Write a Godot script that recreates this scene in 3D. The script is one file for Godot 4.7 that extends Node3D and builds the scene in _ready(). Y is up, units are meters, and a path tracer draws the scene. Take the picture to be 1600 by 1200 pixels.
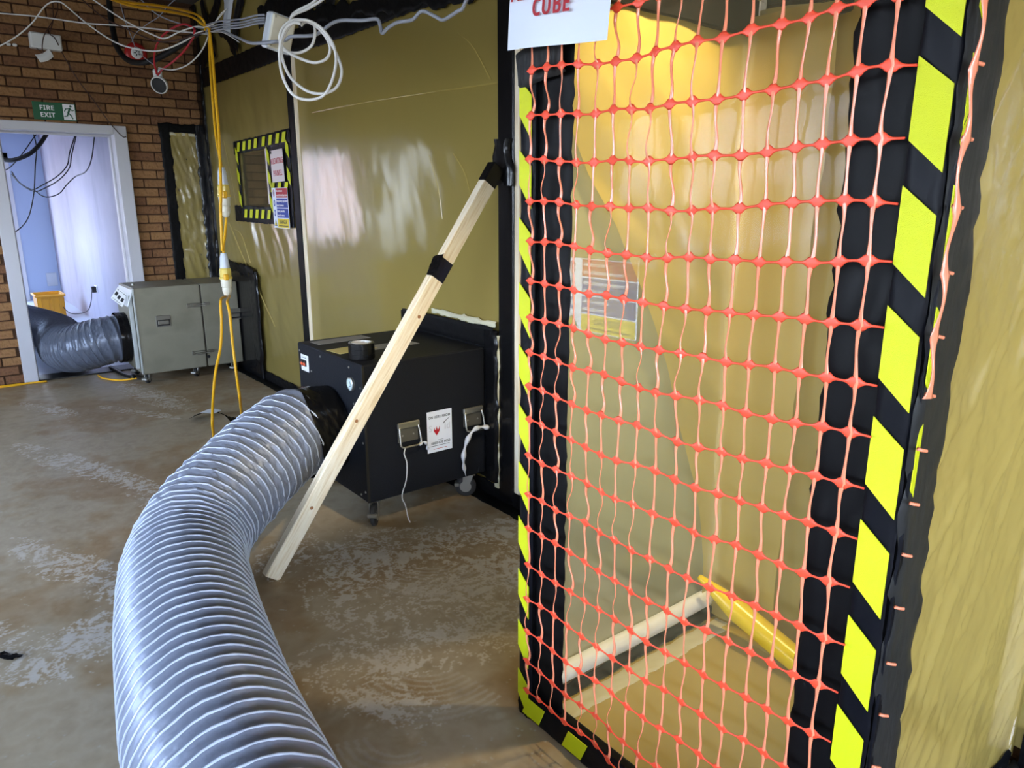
extends Node3D
# Frame: the polythene partition is the plane z = 0 (room at z > 0), the brick wall is the plane x = -5.75, floor y = 0.

var M := {}
var used := {}
var env: Environment


func _ready() -> void:
	# ---- camera
	var cam := Camera3D.new()
	cam.name = "camera"
	cam.fov = 2.0 * rad_to_deg(atan(600.0 / 1142.0))
	cam.near = 0.05
	cam.far = 200.0
	cam.rotation_order = EULER_ORDER_YXZ
	cam.position = Vector3(1.48, 1.5, 2.13)
	cam.rotation_degrees = Vector3(-14.2, 51.7, 0.0)
	add_child(cam)
	cam.current = true
	# ---- sky and exposure
	env = Environment.new()
	env.background_mode = Environment.BG_SKY
	var sky := Sky.new()
	var psm := ProceduralSkyMaterial.new()
	psm.sky_top_color = Color(0.62, 0.74, 0.92)
	psm.sky_horizon_color = Color(0.86, 0.91, 0.98)
	psm.ground_bottom_color = Color(0.32, 0.31, 0.29)
	psm.ground_horizon_color = Color(0.6, 0.6, 0.6)
	psm.sky_energy_multiplier = 4.0
	sky.sky_material = psm
	env.sky = sky
	env.tonemap_mode = Environment.TONE_MAPPER_LINEAR
	env.tonemap_exposure = 1.0
	env.sdfgi_enabled = true
	env.ssao_enabled = true
	env.ssil_enabled = true
	var we := WorldEnvironment.new()
	we.name = "environment"
	we.environment = env
	add_child(we)
	# ---- daylight through the windows: one area light in each opening
	daylight(Vector3(4.9, 1.6, 2.6), Vector2(3.2, 1.5), Vector3(-1, -0.5, 0), 9.5, Color(0.93, 0.97, 1.0))
	daylight(Vector3(-2.6, 1.65, 5.9), Vector2(3.6, 1.5), Vector3(0, -0.5, -1), 8.0, Color(0.9, 0.95, 1.0))
	daylight(Vector3(2.2, 1.65, 5.9), Vector2(3.2, 1.5), Vector3(0, -0.5, -1), 8.0, Color(0.9, 0.95, 1.0))
	daylight(Vector3(-8.9, 1.52, 2.52), Vector2(2.0, 1.35), Vector3(0, -0.3, -1), 1.6, Color(0.86, 0.91, 1.0))
	daylight(Vector3(-5.73, 1.5, 2.02), Vector2(0.46, 1.1), Vector3(1, -0.4, 0), 0.4, Color(0.9, 0.95, 1.0))
	daylight(Vector3(-11.6, 1.1, 1.42), Vector2(0.8, 1.9), Vector3(1, 0, -0.1), 2.5, Color(0.9, 0.95, 1.0))
	materials()
	# ---- the setting
	shell()
	brick_wall()
	corridor()
	enclosure_wall()
	viewing_window()
	# ---- things, largest first
	airlock()
	barrier_net()
	main_duct()
	black_unit()
	grey_cabinet()
	cabinet_duct()
	timber_brace()
	signs()
	wall_things()
	hanging_things()
	cables()
	small_things()


func daylight(at: Vector3, size: Vector2, towards: Vector3, energy: float, c: Color) -> void:
	var l := AreaLight3D.new()
	l.name = "daylight"
	l.area_size = size
	l.light_energy = energy
	l.light_color = c
	l.shadow_enabled = true
	l.area_range = 30.0
	l.area_attenuation = 2.0
	add_child(l, true)
	l.look_at_from_position(at, at + towards, Vector3.UP)


# ------------------------------------------------------------------ names and nodes
func numbered(called: String, parent: Node) -> String:
	var key := str(parent.get_instance_id()) + called
	var n: int = used.get(key, 0)
	used[key] = n + 1
	return called if n == 0 else "%s_%03d" % [called, n]


func tag(o: Node, label: String, category: String, group := "") -> void:
	o.set_meta("label", label)
	o.set_meta("category", category)
	if group != "":
		o.set_meta("group", group)


func thing(called: String, label: String, category: String, at := Vector3.ZERO, group := "") -> Node3D:
	var o := Node3D.new()
	o.name = numbered(called, self)
	add_child(o)
	o.position = at
	tag(o, label, category, group)
	return o


func struct(called: String) -> Node3D:
	var o := Node3D.new()
	o.name = numbered(called, self)
	add_child(o)
	o.set_meta("kind", "structure")
	return o


func part(mesh: Mesh, called: String, m: String, parent: Node, xf := Transform3D.IDENTITY) -> MeshInstance3D:
	var o := MeshInstance3D.new()
	o.mesh = mesh
	o.material_override = M[m]
	o.name = numbered(called, parent)
	o.transform = xf
	parent.add_child(o)
	return o


func single(mesh: Mesh, called: String, m: String, label: String, category: String, xf := Transform3D.IDENTITY, group := "") -> MeshInstance3D:
	var o := part(mesh, called, m, self, xf)
	tag(o, label, category, group)
	return o


func at(p: Vector3) -> Transform3D:
	return Transform3D(Basis.IDENTITY, p)


# a frame at p whose z axis is n and whose y axis is close to up
func facing(p: Vector3, n: Vector3, up := Vector3.UP) -> Transform3D:
	var z := n.normalized()
	var x := up.cross(z).normalized()
	return Transform3D(Basis(x, z.cross(x), z), p)


# ------------------------------------------------------------------ shapes
func out_poly(st: SurfaceTool, pts: Array, centre: Vector3) -> void:
	var n: Vector3 = (pts[1] - pts[0]).cross(pts[2] - pts[0])
	var mid: Vector3 = pts[0]
	if n.dot(mid - centre) > 0.0:
		pts = pts.duplicate()
		pts.reverse()
	for i in range(1, pts.size() - 1):
		for p in [pts[0], pts[i], pts[i + 1]]:
			st.set_smooth_group(-1)
			st.add_vertex(p)


func new_st() -> SurfaceTool:
	var st := SurfaceTool.new()
	st.begin(Mesh.PRIMITIVE_TRIANGLES)
	return st


func done(st: SurfaceTool) -> ArrayMesh:
	st.generate_normals()
	return st.commit()


# chamfered box added to st
func add_box(st: SurfaceTool, size: Vector3, b: float, xf := Transform3D.IDENTITY) -> void:
	var h := size / 2.0
	b = minf(b, minf(h.x, minf(h.y, h.z)) * 0.9)
	var c := xf * Vector3.ZERO
	var f := func(ax: int, s: Vector3) -> Vector3:
		var v := Vector3(s.x * (h.x - b), s.y * (h.y - b), s.z * (h.z - b))
		v[ax] = s[ax] * h[ax]
		return xf * v
	for ax in 3:
		var u := (ax + 1) % 3
		var w := (ax + 2) % 3
		for s in [-1.0, 1.0]:
			var q := []
			for k in [[-1.0, -1.0], [1.0, -1.0], [1.0, 1.0], [-1.0, 1.0]]:
				var sg := Vector3.ZERO
				sg[ax] = s
				sg[u] = k[0]
				sg[w] = k[1]
				q.append(f.call(ax, sg))
			out_poly(st, q, c)
	if b <= 0.0:
		return
	for ax in 3:
		var u := (ax + 1) % 3
		var w := (ax + 2) % 3
		for su in [-1.0, 1.0]:
			for sw in [-1.0, 1.0]:
				var a := Vector3.ZERO
				a[ax] = -1.0
				a[u] = su
				a[w] = sw
				var e := a
				e[ax] = 1.0
				out_poly(st, [f.call(u, a), f.call(w, a), f.call(w, e), f.call(u, e)], c)
	for i in 8:
		var s := Vector3(1.0 if i & 1 else -1.0, 1.0 if i & 2 else -1.0, 1.0 if i & 4 else -1.0)
		out_poly(st, [f.call(0, s), f.call(1, s), f.call(2, s)], c)


func box(size: Vector3, b := 0.003) -> ArrayMesh:
	var st := new_st()
	add_box(st, size, b)
	return done(st)


# box given by two corners
func box2(a: Vector3, e: Vector3, b := 0.003) -> ArrayMesh:
	var st := new_st()
	add_box(st, (e - a).abs(), b, at((a + e) / 2.0))
	return done(st)


# a flat polygon in the xy plane, thick in z
func plate(poly: PackedVector2Array, thick: float) -> ArrayMesh:
	var st := new_st()
	var idx := Geometry2D.triangulate_polygon(poly)
	for k in range(0, idx.size(), 3):
		for s in [0.0, thick]:
			var t := [poly[idx[k]], poly[idx[k + 1]], poly[idx[k + 2]]]
			if ((t[1] - t[0]).cross(t[2] - t[0]) > 0.0) == (s > 0.0):
				t.reverse()
			for p in t:
				st.set_smooth_group(-1)
				st.add_vertex(Vector3(p.x, p.y, s))
	var cw := Geometry2D.is_polygon_clockwise(poly)
	for k in poly.size():
		var p := poly[k]
		var q := poly[(k + 1) % poly.size()]
		var v := [Vector3(p.x, p.y, 0), Vector3(q.x, q.y, 0), Vector3(q.x, q.y, thick), Vector3(p.x, p.y, thick)]
		if not cw:
			v.reverse()
		for i in [0, 1, 2, 0, 2, 3]:
			st.set_smooth_group(-1)
			st.add_vertex(v[i])
	return done(st)


# smooth grid: f(u, v) with u, v in 0..1; normals point along du x dv
func grid(nu: int, nv: int, f: Callable, uv := Vector2.ONE, skip = null) -> ArrayMesh:
	var P := PackedVector3Array()
	var N := PackedVector3Array()
	var U := PackedVector2Array()
	var I := PackedInt32Array()
	var w := nu + 1
	P.resize(w * (nv + 1))
	N.resize(P.size())
	U.resize(P.size())
	for j in nv + 1:
		for i in w:
			var k := j * w + i
			P[k] = f.call(float(i) / nu, float(j) / nv)
			U[k] = Vector2(float(i) / nu * uv.x, float(j) / nv * uv.y)
	var wrap_u: bool = P[0].distance_to(P[nu]) < 1e-5 and P[w * (nv / 2)].distance_to(P[w * (nv / 2) + nu]) < 1e-5
	for j in nv + 1:
		for i in w:
			var i0 := i - 1
			var i1 := i + 1
			if wrap_u:
				i0 = (i - 1 + nu) % nu
				i1 = (i + 1) % nu
			else:
				i0 = maxi(i0, 0)
				i1 = mini(i1, nu)
			var du := P[j * w + i1] - P[j * w + i0]
			var dv := P[mini(j + 1, nv) * w + i] - P[maxi(j - 1, 0) * w + i]
			var n := du.cross(dv)
			N[j * w + i] = n.normalized() if n.length() > 1e-12 else Vector3.UP
	for j in nv:
		for i in nu:
			if skip != null and skip.call((i + 0.5) / nu, (j + 0.5) / nv):
				continue
			var k := j * w + i
			I.append_array(PackedInt32Array([k, k + w, k + 1, k + 1, k + w, k + w + 1]))
	var arr := []
	arr.resize(Mesh.ARRAY_MAX)
	arr[Mesh.ARRAY_VERTEX] = P
	arr[Mesh.ARRAY_NORMAL] = N
	arr[Mesh.ARRAY_TEX_UV] = U
	arr[Mesh.ARRAY_INDEX] = I
	var me := ArrayMesh.new()
	me.add_surface_from_arrays(Mesh.PRIMITIVE_TRIANGLES, arr)
	return me


func smooth_path(pts: Array, per: int) -> Array:
	var c: Array = [pts[0] * 2.0 - pts[1]] + pts + [pts[-1] * 2.0 - pts[-2]]
	var o := []
	for i in range(1, c.size() - 2):
		for k in per:
			o.append(c[i].cubic_interpolate(c[i + 1], c[i - 1], c[i + 2], float(k) / per))
	o.append(pts[-1])
	return o


# frames along a path: arrays of side and up vectors (parallel transport)
func frames(path: Array) -> Array:
	var ts := []
	for i in path.size():
		ts.append((path[mini(i + 1, path.size() - 1)] - path[maxi(i - 1, 0)]).normalized())
	var s: Vector3 = ts[0].cross(Vector3.UP)
	if s.length() < 0.1:
		s = ts[0].cross(Vector3.RIGHT)
	s = s.normalized()
	var S := []
	var Uo := []
	for i in path.size():
		s = (s - ts[i] * s.dot(ts[i])).normalized()
		S.append(s)
		Uo.append(s.cross(ts[i]).normalized())
	return [S, Uo, ts]


# tube along a path, with closed ends
func tube(path: Array, r: float, sides := 8, r_of = null) -> ArrayMesh:
	var fr := frames(path)
	var n := path.size()
	return grid(sides, n + 1, func(u: float, v: float) -> Vector3:
		var j := int(round(v * (n + 1)))
		var i := clampi(j - 1, 0, n - 1)
		var rr: float = r * (r_of.call(float(i) / (n - 1)) if r_of != null else 1.0)
		if j == 0 or j == n + 1:
			rr = 0.0
		var a := -u * TAU
		return path[i] + rr * (fr[0][i] * cos(a) + fr[1][i] * sin(a)))


# lathe round the y axis; profile of Vector2(radius, height)
func lathe(profile: Array, sides := 24) -> ArrayMesh:
	var st := new_st()
	for k in profile.size() - 1:
		var p: Vector2 = profile[k]
		var q: Vector2 = profile[k + 1]
		for i in sides:
			var a := TAU * i / sides
			var b := TAU * (i + 1) / sides
			var v := [Vector3(p.x * cos(a), p.y, p.x * sin(a)), Vector3(q.x * cos(a), q.y, q.x * sin(a)), Vector3(q.x * cos(b), q.y, q.x * sin(b)), Vector3(p.x * cos(b), p.y, p.x * sin(b))]
			for m in [0, 2, 1, 0, 3, 2]:
				st.set_smooth_group(k)
				st.add_vertex(v[m])
	return done(st)


# a strip of tape: along a..b, lying on a surface with normal n, with ragged edges and a little puff
func strip(a: Vector3, b: Vector3, width: float, n: Vector3, lift := 0.004, rag := 0.004, sd := 1) -> ArrayMesh:
	var d := (b - a)
	var L := d.length()
	var t := d / L
	var s := n.cross(t).normalized()
	var nz := noise(sd, 1.0, 3)
	var seg := clampi(int(L / 0.025), 4, 160)
	var k := 22.0 * minf(1.0, 0.005 / rag)
	return grid(7, seg, func(u: float, v: float) -> Vector3:
		var y := v * L
		var w0 := -width / 2.0 + rag * nz.get_noise_2d(y * k, 3.0) * 2.0
		var w1 := width / 2.0 + rag * nz.get_noise_2d(y * k, 90.0) * 2.0
		var h := lift + 0.0035 * nz.get_noise_2d(y * 14.0, u * 9.0) + 0.002 * nz.get_noise_2d(y * 60.0, u * 40.0)
		if u < 0.01 or u > 0.99:
			h = 0.0
		return a + t * y + s * lerpf(w0, w1, clampf((u - 0.07) / 0.86, 0.0, 1.0)) + n * h)


func noise(sd: int, freq: float, oct := 3) -> FastNoiseLite:
	var z := FastNoiseLite.new()
	z.seed = sd
	z.noise_type = FastNoiseLite.TYPE_SIMPLEX_SMOOTH
	z.frequency = freq
	z.fractal_octaves = oct
	return z


func text(s: String, height: float, m: String, parent: Node, xf: Transform3D, called := "lettering", bold := true, centre := true) -> MeshInstance3D:
	var t := TextMesh.new()
	var f := SystemFont.new()
	f.font_names = PackedStringArray(["Droid Sans"])
	f.font_weight = 700 if bold else 400
	t.font = f
	t.text = s
	t.font_size = 64
	t.pixel_size = height / 46.0
	t.depth = 0.0006
	t.curve_step = 2.0
	t.horizontal_alignment = HORIZONTAL_ALIGNMENT_CENTER if centre else HORIZONTAL_ALIGNMENT_LEFT
	return part(t, called, m, parent, xf)


# ------------------------------------------------------------------ materials
func grey_tex(sd: int, freq: float, oct: int, w := 256, type := FastNoiseLite.TYPE_SIMPLEX_SMOOTH) -> ImageTexture:
	var z := noise(sd, freq, oct)
	z.noise_type = type
	return ImageTexture.create_from_image(z.get_seamless_image(w, w))


func ramp_tex(sd: int, freq: float, oct: int, colours: Array, w := 256, stretch := 1.0) -> ImageTexture:
	var z := noise(sd, freq, oct)
	var src := z.get_seamless_image(w, w)
	var g := Gradient.new()
	var off := PackedFloat32Array()
	var cs := PackedColorArray()
	for i in colours.size():
		off.append(float(i) / (colours.size() - 1))
		cs.append(colours[i])
	g.offsets = off
	g.colors = cs
	var lut := []
	for i in 256:
		lut.append(g.sample(i / 255.0))
	var im := Image.create(w, w, false, Image.FORMAT_RGB8)
	for y in w:
		for x in w:
			im.set_pixel(x, y, lut[int(src.get_pixel(int(x * stretch) % w, y).r * 255.0)])
	im.generate_mipmaps()
	return ImageTexture.create_from_image(im)


func mat(key: String, c: Color, rough: float, metal := 0.0, spec := 0.5) -> StandardMaterial3D:
	var m := StandardMaterial3D.new()
	m.resource_name = key
	m.albedo_color = c
	m.roughness = rough
	m.metallic = metal
	m.metallic_specular = spec
	m.cull_mode = BaseMaterial3D.CULL_DISABLED
	M[key] = m
	return m


func relief(m: StandardMaterial3D, t: Texture2D, scale: Vector3, depth_cm: float) -> void:
	m.uv1_triplanar = true
	m.uv1_scale = scale
	m.heightmap_enabled = true
	m.heightmap_texture = t
	m.heightmap_scale = depth_cm


# plastic film: part of the light passes, part scatters, and it shines
func film(key: String, c: Color, rough: float, back: Color, spec := 0.6, coat := 0.0) -> StandardMaterial3D:
	var m := mat(key, c, rough, 0.0, spec)
	m.transparency = BaseMaterial3D.TRANSPARENCY_ALPHA
	if back.v > 0.0:
		m.backlight_enabled = true
		m.backlight = back
	if coat > 0.0:
		m.clearcoat_enabled = true
		m.clearcoat = coat
		m.clearcoat_roughness = 0.12
	return m


func c8(r: int, g: int, b: int, a := 1.0) -> Color:
	return Color(r / 255.0, g / 255.0, b / 255.0, a)


func materials() -> void:
	var fine := grey_tex(3, 0.05, 4)
	var crumple := grey_tex(11, 0.018, 4)
	var weave := grey_tex(5, 0.2, 2)
	# films
	# all the yellow sheeting is the same polythene; only how it is stretched or creased differs
	var poly := c8(212, 187, 104, 0.56)
	var glow := Color(0.66, 0.6, 0.34)
	var m := film("film_wall", poly, 0.12, glow, 0.7, 1.0)
	relief(m, crumple, Vector3(1.3, 0.5, 1.3), 0.035)
	m = film("film_olive", poly, 0.2, glow, 0.7, 1.0)
	relief(m, crumple, Vector3(1.5, 0.6, 1.5), 0.1)
	m = film("film_back", poly, 0.25, glow, 0.6)
	relief(m, crumple, Vector3(2.2, 0.4, 2.2), 0.12)
	m = film("film_flap", poly, 0.25, glow, 0.6)
	relief(m, crumple, Vector3(1.6, 0.9, 1.6), 0.12)
	m = film("film_side", c8(206, 204, 164, 0.48), 0.14, Color(0.2, 0.2, 0.14), 0.7)
	relief(m, crumple, Vector3(1.4, 0.25, 3.5), 0.1)
	m = film("film_right", poly, 0.2, glow, 0.65)
	relief(m, crumple, Vector3(1.2, 0.8, 1.2), 0.1)
	film("film_clear", c8(214, 200, 150, 0.08), 0.06, Color.BLACK, 0.2)
	film("film_pane", c8(120, 110, 80, 0.25), 0.05, Color.BLACK, 0.6)
	film("film_floor", poly, 0.24, Color.BLACK, 0.5)
	film("glass", c8(235, 245, 250, 0.05), 0.02, Color.BLACK, 0.5)
	# tapes
	m = mat("tape", c8(17, 17, 18), 0.45, 0.0, 0.24)
	relief(m, crumple, Vector3(3, 0.8, 3), 0.07)
	m = mat("tape_gloss", c8(15, 15, 17), 0.24, 0.0, 0.42)
	relief(m, crumple, Vector3(4, 1.4, 4), 0.1)
	m = mat("tape_dull", c8(38, 38, 38), 0.5, 0.0, 0.35)
	relief(m, crumple, Vector3(8, 0.5, 8), 0.12)
	m = mat("hazard_black", c8(13, 14, 20), 0.42, 0.0, 0.26)
	m = mat("hazard_yellow", c8(210, 216, 6), 0.45, 0.0, 0.5)
	relief(m, weave, Vector3(14, 14, 14), 0.06)
	# net
	m = mat("net_node", c8(240, 78, 48), 0.42)
	m = mat("net_strand", c8(244, 142, 106), 0.22, 0.0, 0.6)
	# wood
	var pine := ramp_tex(21, 0.02, 4, [c8(206, 182, 140), c8(232, 214, 180), c8(242, 230, 204), c8(218, 196, 158)], 256)
	m = mat("pine", Color.WHITE, 0.62, 0.0, 0.4)
	m.albedo_texture = pine
	m.uv1_triplanar = true
	m.uv1_scale = Vector3(9, 0.6, 9)
	mat("knot", c8(150, 100, 58), 0.6)
	# floor
	floor_material()
	# brick
	var cols := [[c8(126, 92, 60), c8(144, 107, 72), c8(114, 81, 54)], [c8(138, 101, 65), c8(154, 115, 77), c8(126, 92, 60)], [c8(116, 82, 56), c8(134, 97, 66), c8(102, 73, 51)], [c8(110, 77, 55), c8(128, 91, 64), c8(98, 69, 51)]]
	for k in 4:
		m = mat("brick_%d" % k, Color.WHITE, 0.86, 0.0, 0.3)
		m.albedo_texture = ramp_tex(40 + k, 0.04, 4, cols[k], 128)
		relief(m, fine, Vector3(3.1, 3.1, 3.1), 0.25)
	m = mat("mortar", c8(72, 51, 38), 0.95, 0.0, 0.2)
	relief(m, fine, Vector3(4, 4, 4), 0.3)
	# corridor and shell
	m = mat("plaster", Color.WHITE, 0.75, 0.0, 0.3)
	m.albedo_texture = ramp_tex(61, 0.012, 4, [c8(166, 160, 172), c8(178, 172, 184), c8(172, 166, 178)], 256)
	m.uv1_triplanar = true
	m.uv1_scale = Vector3(0.5, 0.25, 0.5)
	mat("blue_wall", c8(184, 200, 226), 0.7)
	mat("white_paint", c8(226, 226, 226), 0.45)
	m = mat("door_paint", c8(198, 196, 200), 0.45)
	mat("pale_floor", c8(196, 200, 210), 0.35)
	mat("ceiling_dark", c8(92, 84, 76), 0.9)
	mat("room_paint", c8(176, 168, 156), 0.85)
	mat("outside_brick", c8(190, 120, 100), 0.85)
	# metals, rubbers, plastics
	m = mat("unit_black", c8(27, 29, 34), 0.55, 0.0, 0.28)
	relief(m, fine, Vector3(6, 6, 6), 0.05)
	m = mat("cabinet_grey", Color.WHITE, 0.5, 0.1, 0.45)
	m.albedo_texture = ramp_tex(71, 0.008, 5, [c8(126, 121, 103), c8(138, 133, 115), c8(132, 127, 109)], 256)
	m.uv1_triplanar = true
	m.uv1_scale = Vector3(1.1, 1.1, 1.1)
	mat("cabinet_edge", c8(186, 190, 188), 0.4, 0.3)
	mat("steel", c8(190, 188, 180), 0.32, 0.9)
	mat("steel_dull", c8(130, 126, 116), 0.45, 0.8)
	mat("steel_dark", c8(60, 58, 54), 0.4, 0.7)
	m = mat("duct_fabric", c8(128, 135, 152), 0.38, 0.2, 0.5)
	relief(m, crumple, Vector3(6, 6, 6), 0.2)
	m = mat("duct_smooth_shaded", c8(92, 98, 112), 0.3, 0.15, 0.5)  # smoother sleeve, its grey also darkened to paint in the backlit shade
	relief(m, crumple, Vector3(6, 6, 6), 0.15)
	m = mat("duct_rib_highlight", c8(190, 198, 212), 0.35, 0.1, 0.5)  # paler than the cloth: highlights on the ribs painted into this colour
	mat("rubber", c8(16, 16, 17), 0.5)
	mat("rubber_wheel", c8(44, 44, 46), 0.6)
	mat("white_plastic", c8(228, 228, 226), 0.4)
	mat("cream_plastic", c8(222, 216, 196), 0.4)
	mat("grey_plastic", c8(206, 212, 220), 0.4)
	m = mat("clear_yellow", c8(222, 196, 96), 0.25)
	mat("red_plastic", c8(176, 26, 24), 0.35)
	mat("orange_switch", c8(236, 96, 50), 0.35)
	mat("dial_face", c8(206, 222, 222), 0.25)
	mat("cable_white", c8(222, 220, 216), 0.45)
	mat("cable_grey", c8(150, 154, 166), 0.45)
	mat("cable_yellow", c8(236, 176, 22), 0.45)
	mat("cable_red", c8(190, 30, 44), 0.45)
	mat("cable_brown", c8(66, 40, 30), 0.55)
	mat("crate_yellow", c8(222, 156, 30), 0.4)
	m = mat("tube_yellow", c8(238, 200, 8), 0.25, 0.0, 0.6)
	mat("tape_core", c8(214, 212, 206), 0.5)
	mat("white_film", c8(206, 208, 214), 0.25)
	mat("insulation", c8(196, 190, 160), 0.8)
	# paper and print
	mat("paper", c8(226, 232, 244), 0.5)
	mat("paper_warm", c8(222, 208, 206), 0.55)
	mat("paper_note", c8(206, 190, 120), 0.6)
	mat("paper_grey", c8(150, 146, 140), 0.6)
	mat("print_red", c8(176, 24, 40), 0.5)
	mat("print_dark_red", c8(150, 32, 44), 0.5)
	mat("print_blue", c8(24, 56, 150), 0.5)
	mat("print_yellow", c8(222, 196, 30), 0.5)
	mat("print_black", c8(24, 24, 28), 0.5)
	mat("print_grey", c8(90, 96, 108), 0.5)
	mat("print_faint", c8(206, 210, 222), 0.5)
	mat("print_white", c8(236, 236, 236), 0.5)
	mat("sign_green", c8(16, 92, 54), 0.4)
	m = mat("lamp_glow", c8(255, 220, 150), 0.4)
	m.emission_enabled = true
	m.emission = Color(1.0, 0.8, 0.45)
	m.emission_energy_multiplier = 4.0


func floor_material() -> void:
	var m := mat("floor", Color.WHITE, 0.5, 0.0, 0.45)
	m.albedo_texture = ramp_tex(31, 0.02, 5, [c8(106, 90, 72), c8(148, 130, 106), c8(164, 148, 126), c8(138, 118, 94), c8(190, 176, 156)], 512)
	m.uv1_scale = Vector3(4.5, 3.0, 1.0)
	m.heightmap_enabled = true
	m.heightmap_texture = grey_tex(32, 0.05, 5, 512)
	m.heightmap_scale = 0.12
	m.roughness_texture = ramp_tex(33, 0.012, 4, [Color(0.7, 0.7, 0.7), Color(1, 1, 1), Color(0.8, 0.8, 0.8)], 256)
	# stains, residue and scrapes: one map over the whole floor (9 x 6 m)
	var w := 1536
	var h := 1024
	var big := noise(34, 0.004, 4).get_image(w, h)
	var mid := noise(35, 0.02, 5).get_image(w, h)
	var fz := noise(36, 0.12, 5)
	fz.domain_warp_enabled = true
	fz.domain_warp_amplitude = 30.0
	fz.domain_warp_frequency = 0.03
	var fin := fz.get_image(w, h)
	var a := big.get_data()
	var b := mid.get_data()
	var f := fin.get_data()
	# places where pale residue clings to the concrete: x, z, half length, half width, angle
	var spots := [[-3.06, 1.56, 0.75, 0.07, 0.35], [-3.4, 1.75, 0.4, 0.05, 0.3], [-1.23, 1.85, 0.22, 0.13, 1.9], [-1.7, 1.79, 0.28, 0.09, 0.3], [-2.05, 1.95, 0.25, 0.07, 0.2], [-1.29, 2.1, 0.25, 0.1, 0.4], [-4.68, 1.6, 0.3, 0.07, 0.4], [-1.1, 0.8, 0.45, 0.26, 0.8], [-0.7, 0.55, 0.5, 0.3, 0.9], [-1.02, 0.24, 0.3, 0.12, 0.9], [-0.45, 0.95, 0.4, 0.14, 1.2], [-0.3, 1.25, 0.2, 0.08, 0.6], [-4.6, 0.9, 0.5, 0.12, 0.2], [-0.8, 1.1, 0.2, 0.08, 0.3], [-4.2, 1.1, 0.35, 0.05, 0.5], [0.1, 1.5, 0.4, 0.1, 0.5], [-2.3, 1.4, 0.3, 0.06, 0.2]]
	var pale := PackedFloat32Array()
	pale.resize(w * h)
	for s in spots:
		var ca := cos(s[4])
		var sa := sin(s[4])
		var R: float = maxf(s[2], s[3]) * 1.3
		for y in range(maxi(0, int((s[1] - R) / 6.0 * h)), mini(h, int((s[1] + R) / 6.0 * h))):
			for x in range(maxi(0, int((s[0] - R + 6.0) / 9.0 * w)), mini(w, int((s[0] + R + 6.0) / 9.0 * w))):
				var dx: float = (x + 0.5) / w * 9.0 - 6.0 - s[0]
				var dy: float = (y + 0.5) / h * 6.0 - s[1]
				var p: float = (dx * ca - dy * sa) / s[2]
				var q: float = (dx * sa + dy * ca) / s[3]
				var k := y * w + x
				pale[k] = maxf(pale[k], 1.25 - sqrt(p * p + q * q))
	var data := PackedByteArray()
	data.resize(w * h * 4)
	for k in w * h:
		var va := a[k] / 255.0
		var vb := b[k] / 255.0
		var vf := f[k] / 255.0
		var brown := clampf((va - 0.45) * 5.0 + (vb - 0.5) * 2.6, 0.0, 1.0)
		var r := lerpf(176.0, 152.0, brown)
		var g := lerpf(161.0, 124.0, brown)
		var bl := lerpf(134.0, 84.0, brown)
		var al := 0.42 + 0.3 * vb
		var pz := pale[k]
		if pz > 0.0 and pz * 0.42 + (vf - 0.5) * 2.0 + (vb - 0.5) * 0.9 > 0.32:
			r = 208.0
			g = 201.0
			bl = 190.0
			al = 0.3 + 0.6 * vf
		elif trowel(k, w, h) > 0.35 + vb * 0.6:
			r = 196.0
			g = 185.0
			bl = 168.0
			al = 0.4
		elif vf > 0.8 and vb > 0.56:
			r = 186.0
			g = 180.0
			bl = 168.0
			al = 0.6
		data[k * 4] = int(r)
		data[k * 4 + 1] = int(g)
		data[k * 4 + 2] = int(bl)
		data[k * 4 + 3] = int(al * 255.0)
	var im := Image.create_from_data(w, h, false, Image.FORMAT_RGBA8, data)
	m.detail_enabled = true
	m.detail_albedo = ImageTexture.create_from_image(im)
	m.detail_uv_layer = BaseMaterial3D.DETAIL_UV_2
	m.detail_blend_mode = BaseMaterial3D.BLEND_MODE_MIX
	# the same floor without the map, for what lies outside of it
	var n := mat("floor_plain", c8(146, 130, 110), 0.55, 0.0, 0.45)
	n.cull_mode = BaseMaterial3D.CULL_DISABLED


# arcs left by the trowel in the concrete, at a few places
func trowel(k: int, w: int, h: int) -> float:
	var x := (k % w + 0.5) / w * 9.0 - 6.0
	if x < -1.4 or x > 0.2:
		return 0.0
	var z := (k / w + 0.5) / h * 6.0
	if z > 1.6:
		return 0.0
	for c in [Vector3(-1.0, 0.62, 0.4), Vector3(-0.55, 0.5, 0.9), Vector3(-0.4, 1.0, 0.7), Vector3(-0.15, 1.25, 1.0)]:
		var d := Vector2(x - c.x, z - c.y)
		var r := d.length()
		if r > 0.1 and r < 0.34 and absf(wrapf(d.angle() - c.z, -PI, PI)) < 0.9:
			return 0.5 + 0.5 * sin(r * TAU / 0.026)
	return 0.0


# ------------------------------------------------------------------ the setting
func floor_mesh() -> ArrayMesh:
	var P := PackedVector3Array([Vector3(-6, 0, 0), Vector3(3, 0, 0), Vector3(3, 0, 6), Vector3(-6, 0, 6)])
	var arr := []
	arr.resize(Mesh.ARRAY_MAX)
	arr[Mesh.ARRAY_VERTEX] = P
	arr[Mesh.ARRAY_NORMAL] = PackedVector3Array([Vector3.UP, Vector3.UP, Vector3.UP, Vector3.UP])
	var uv := PackedVector2Array([Vector2(0, 0), Vector2(1, 0), Vector2(1, 1), Vector2(0, 1)])
	arr[Mesh.ARRAY_TEX_UV] = uv
	arr[Mesh.ARRAY_TEX_UV2] = uv
	arr[Mesh.ARRAY_INDEX] = PackedInt32Array([0, 1, 2, 0, 2, 3])
	var me := ArrayMesh.new()
	me.add_surface_from_arrays(Mesh.PRIMITIVE_TRIANGLES, arr)
	return me


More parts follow.
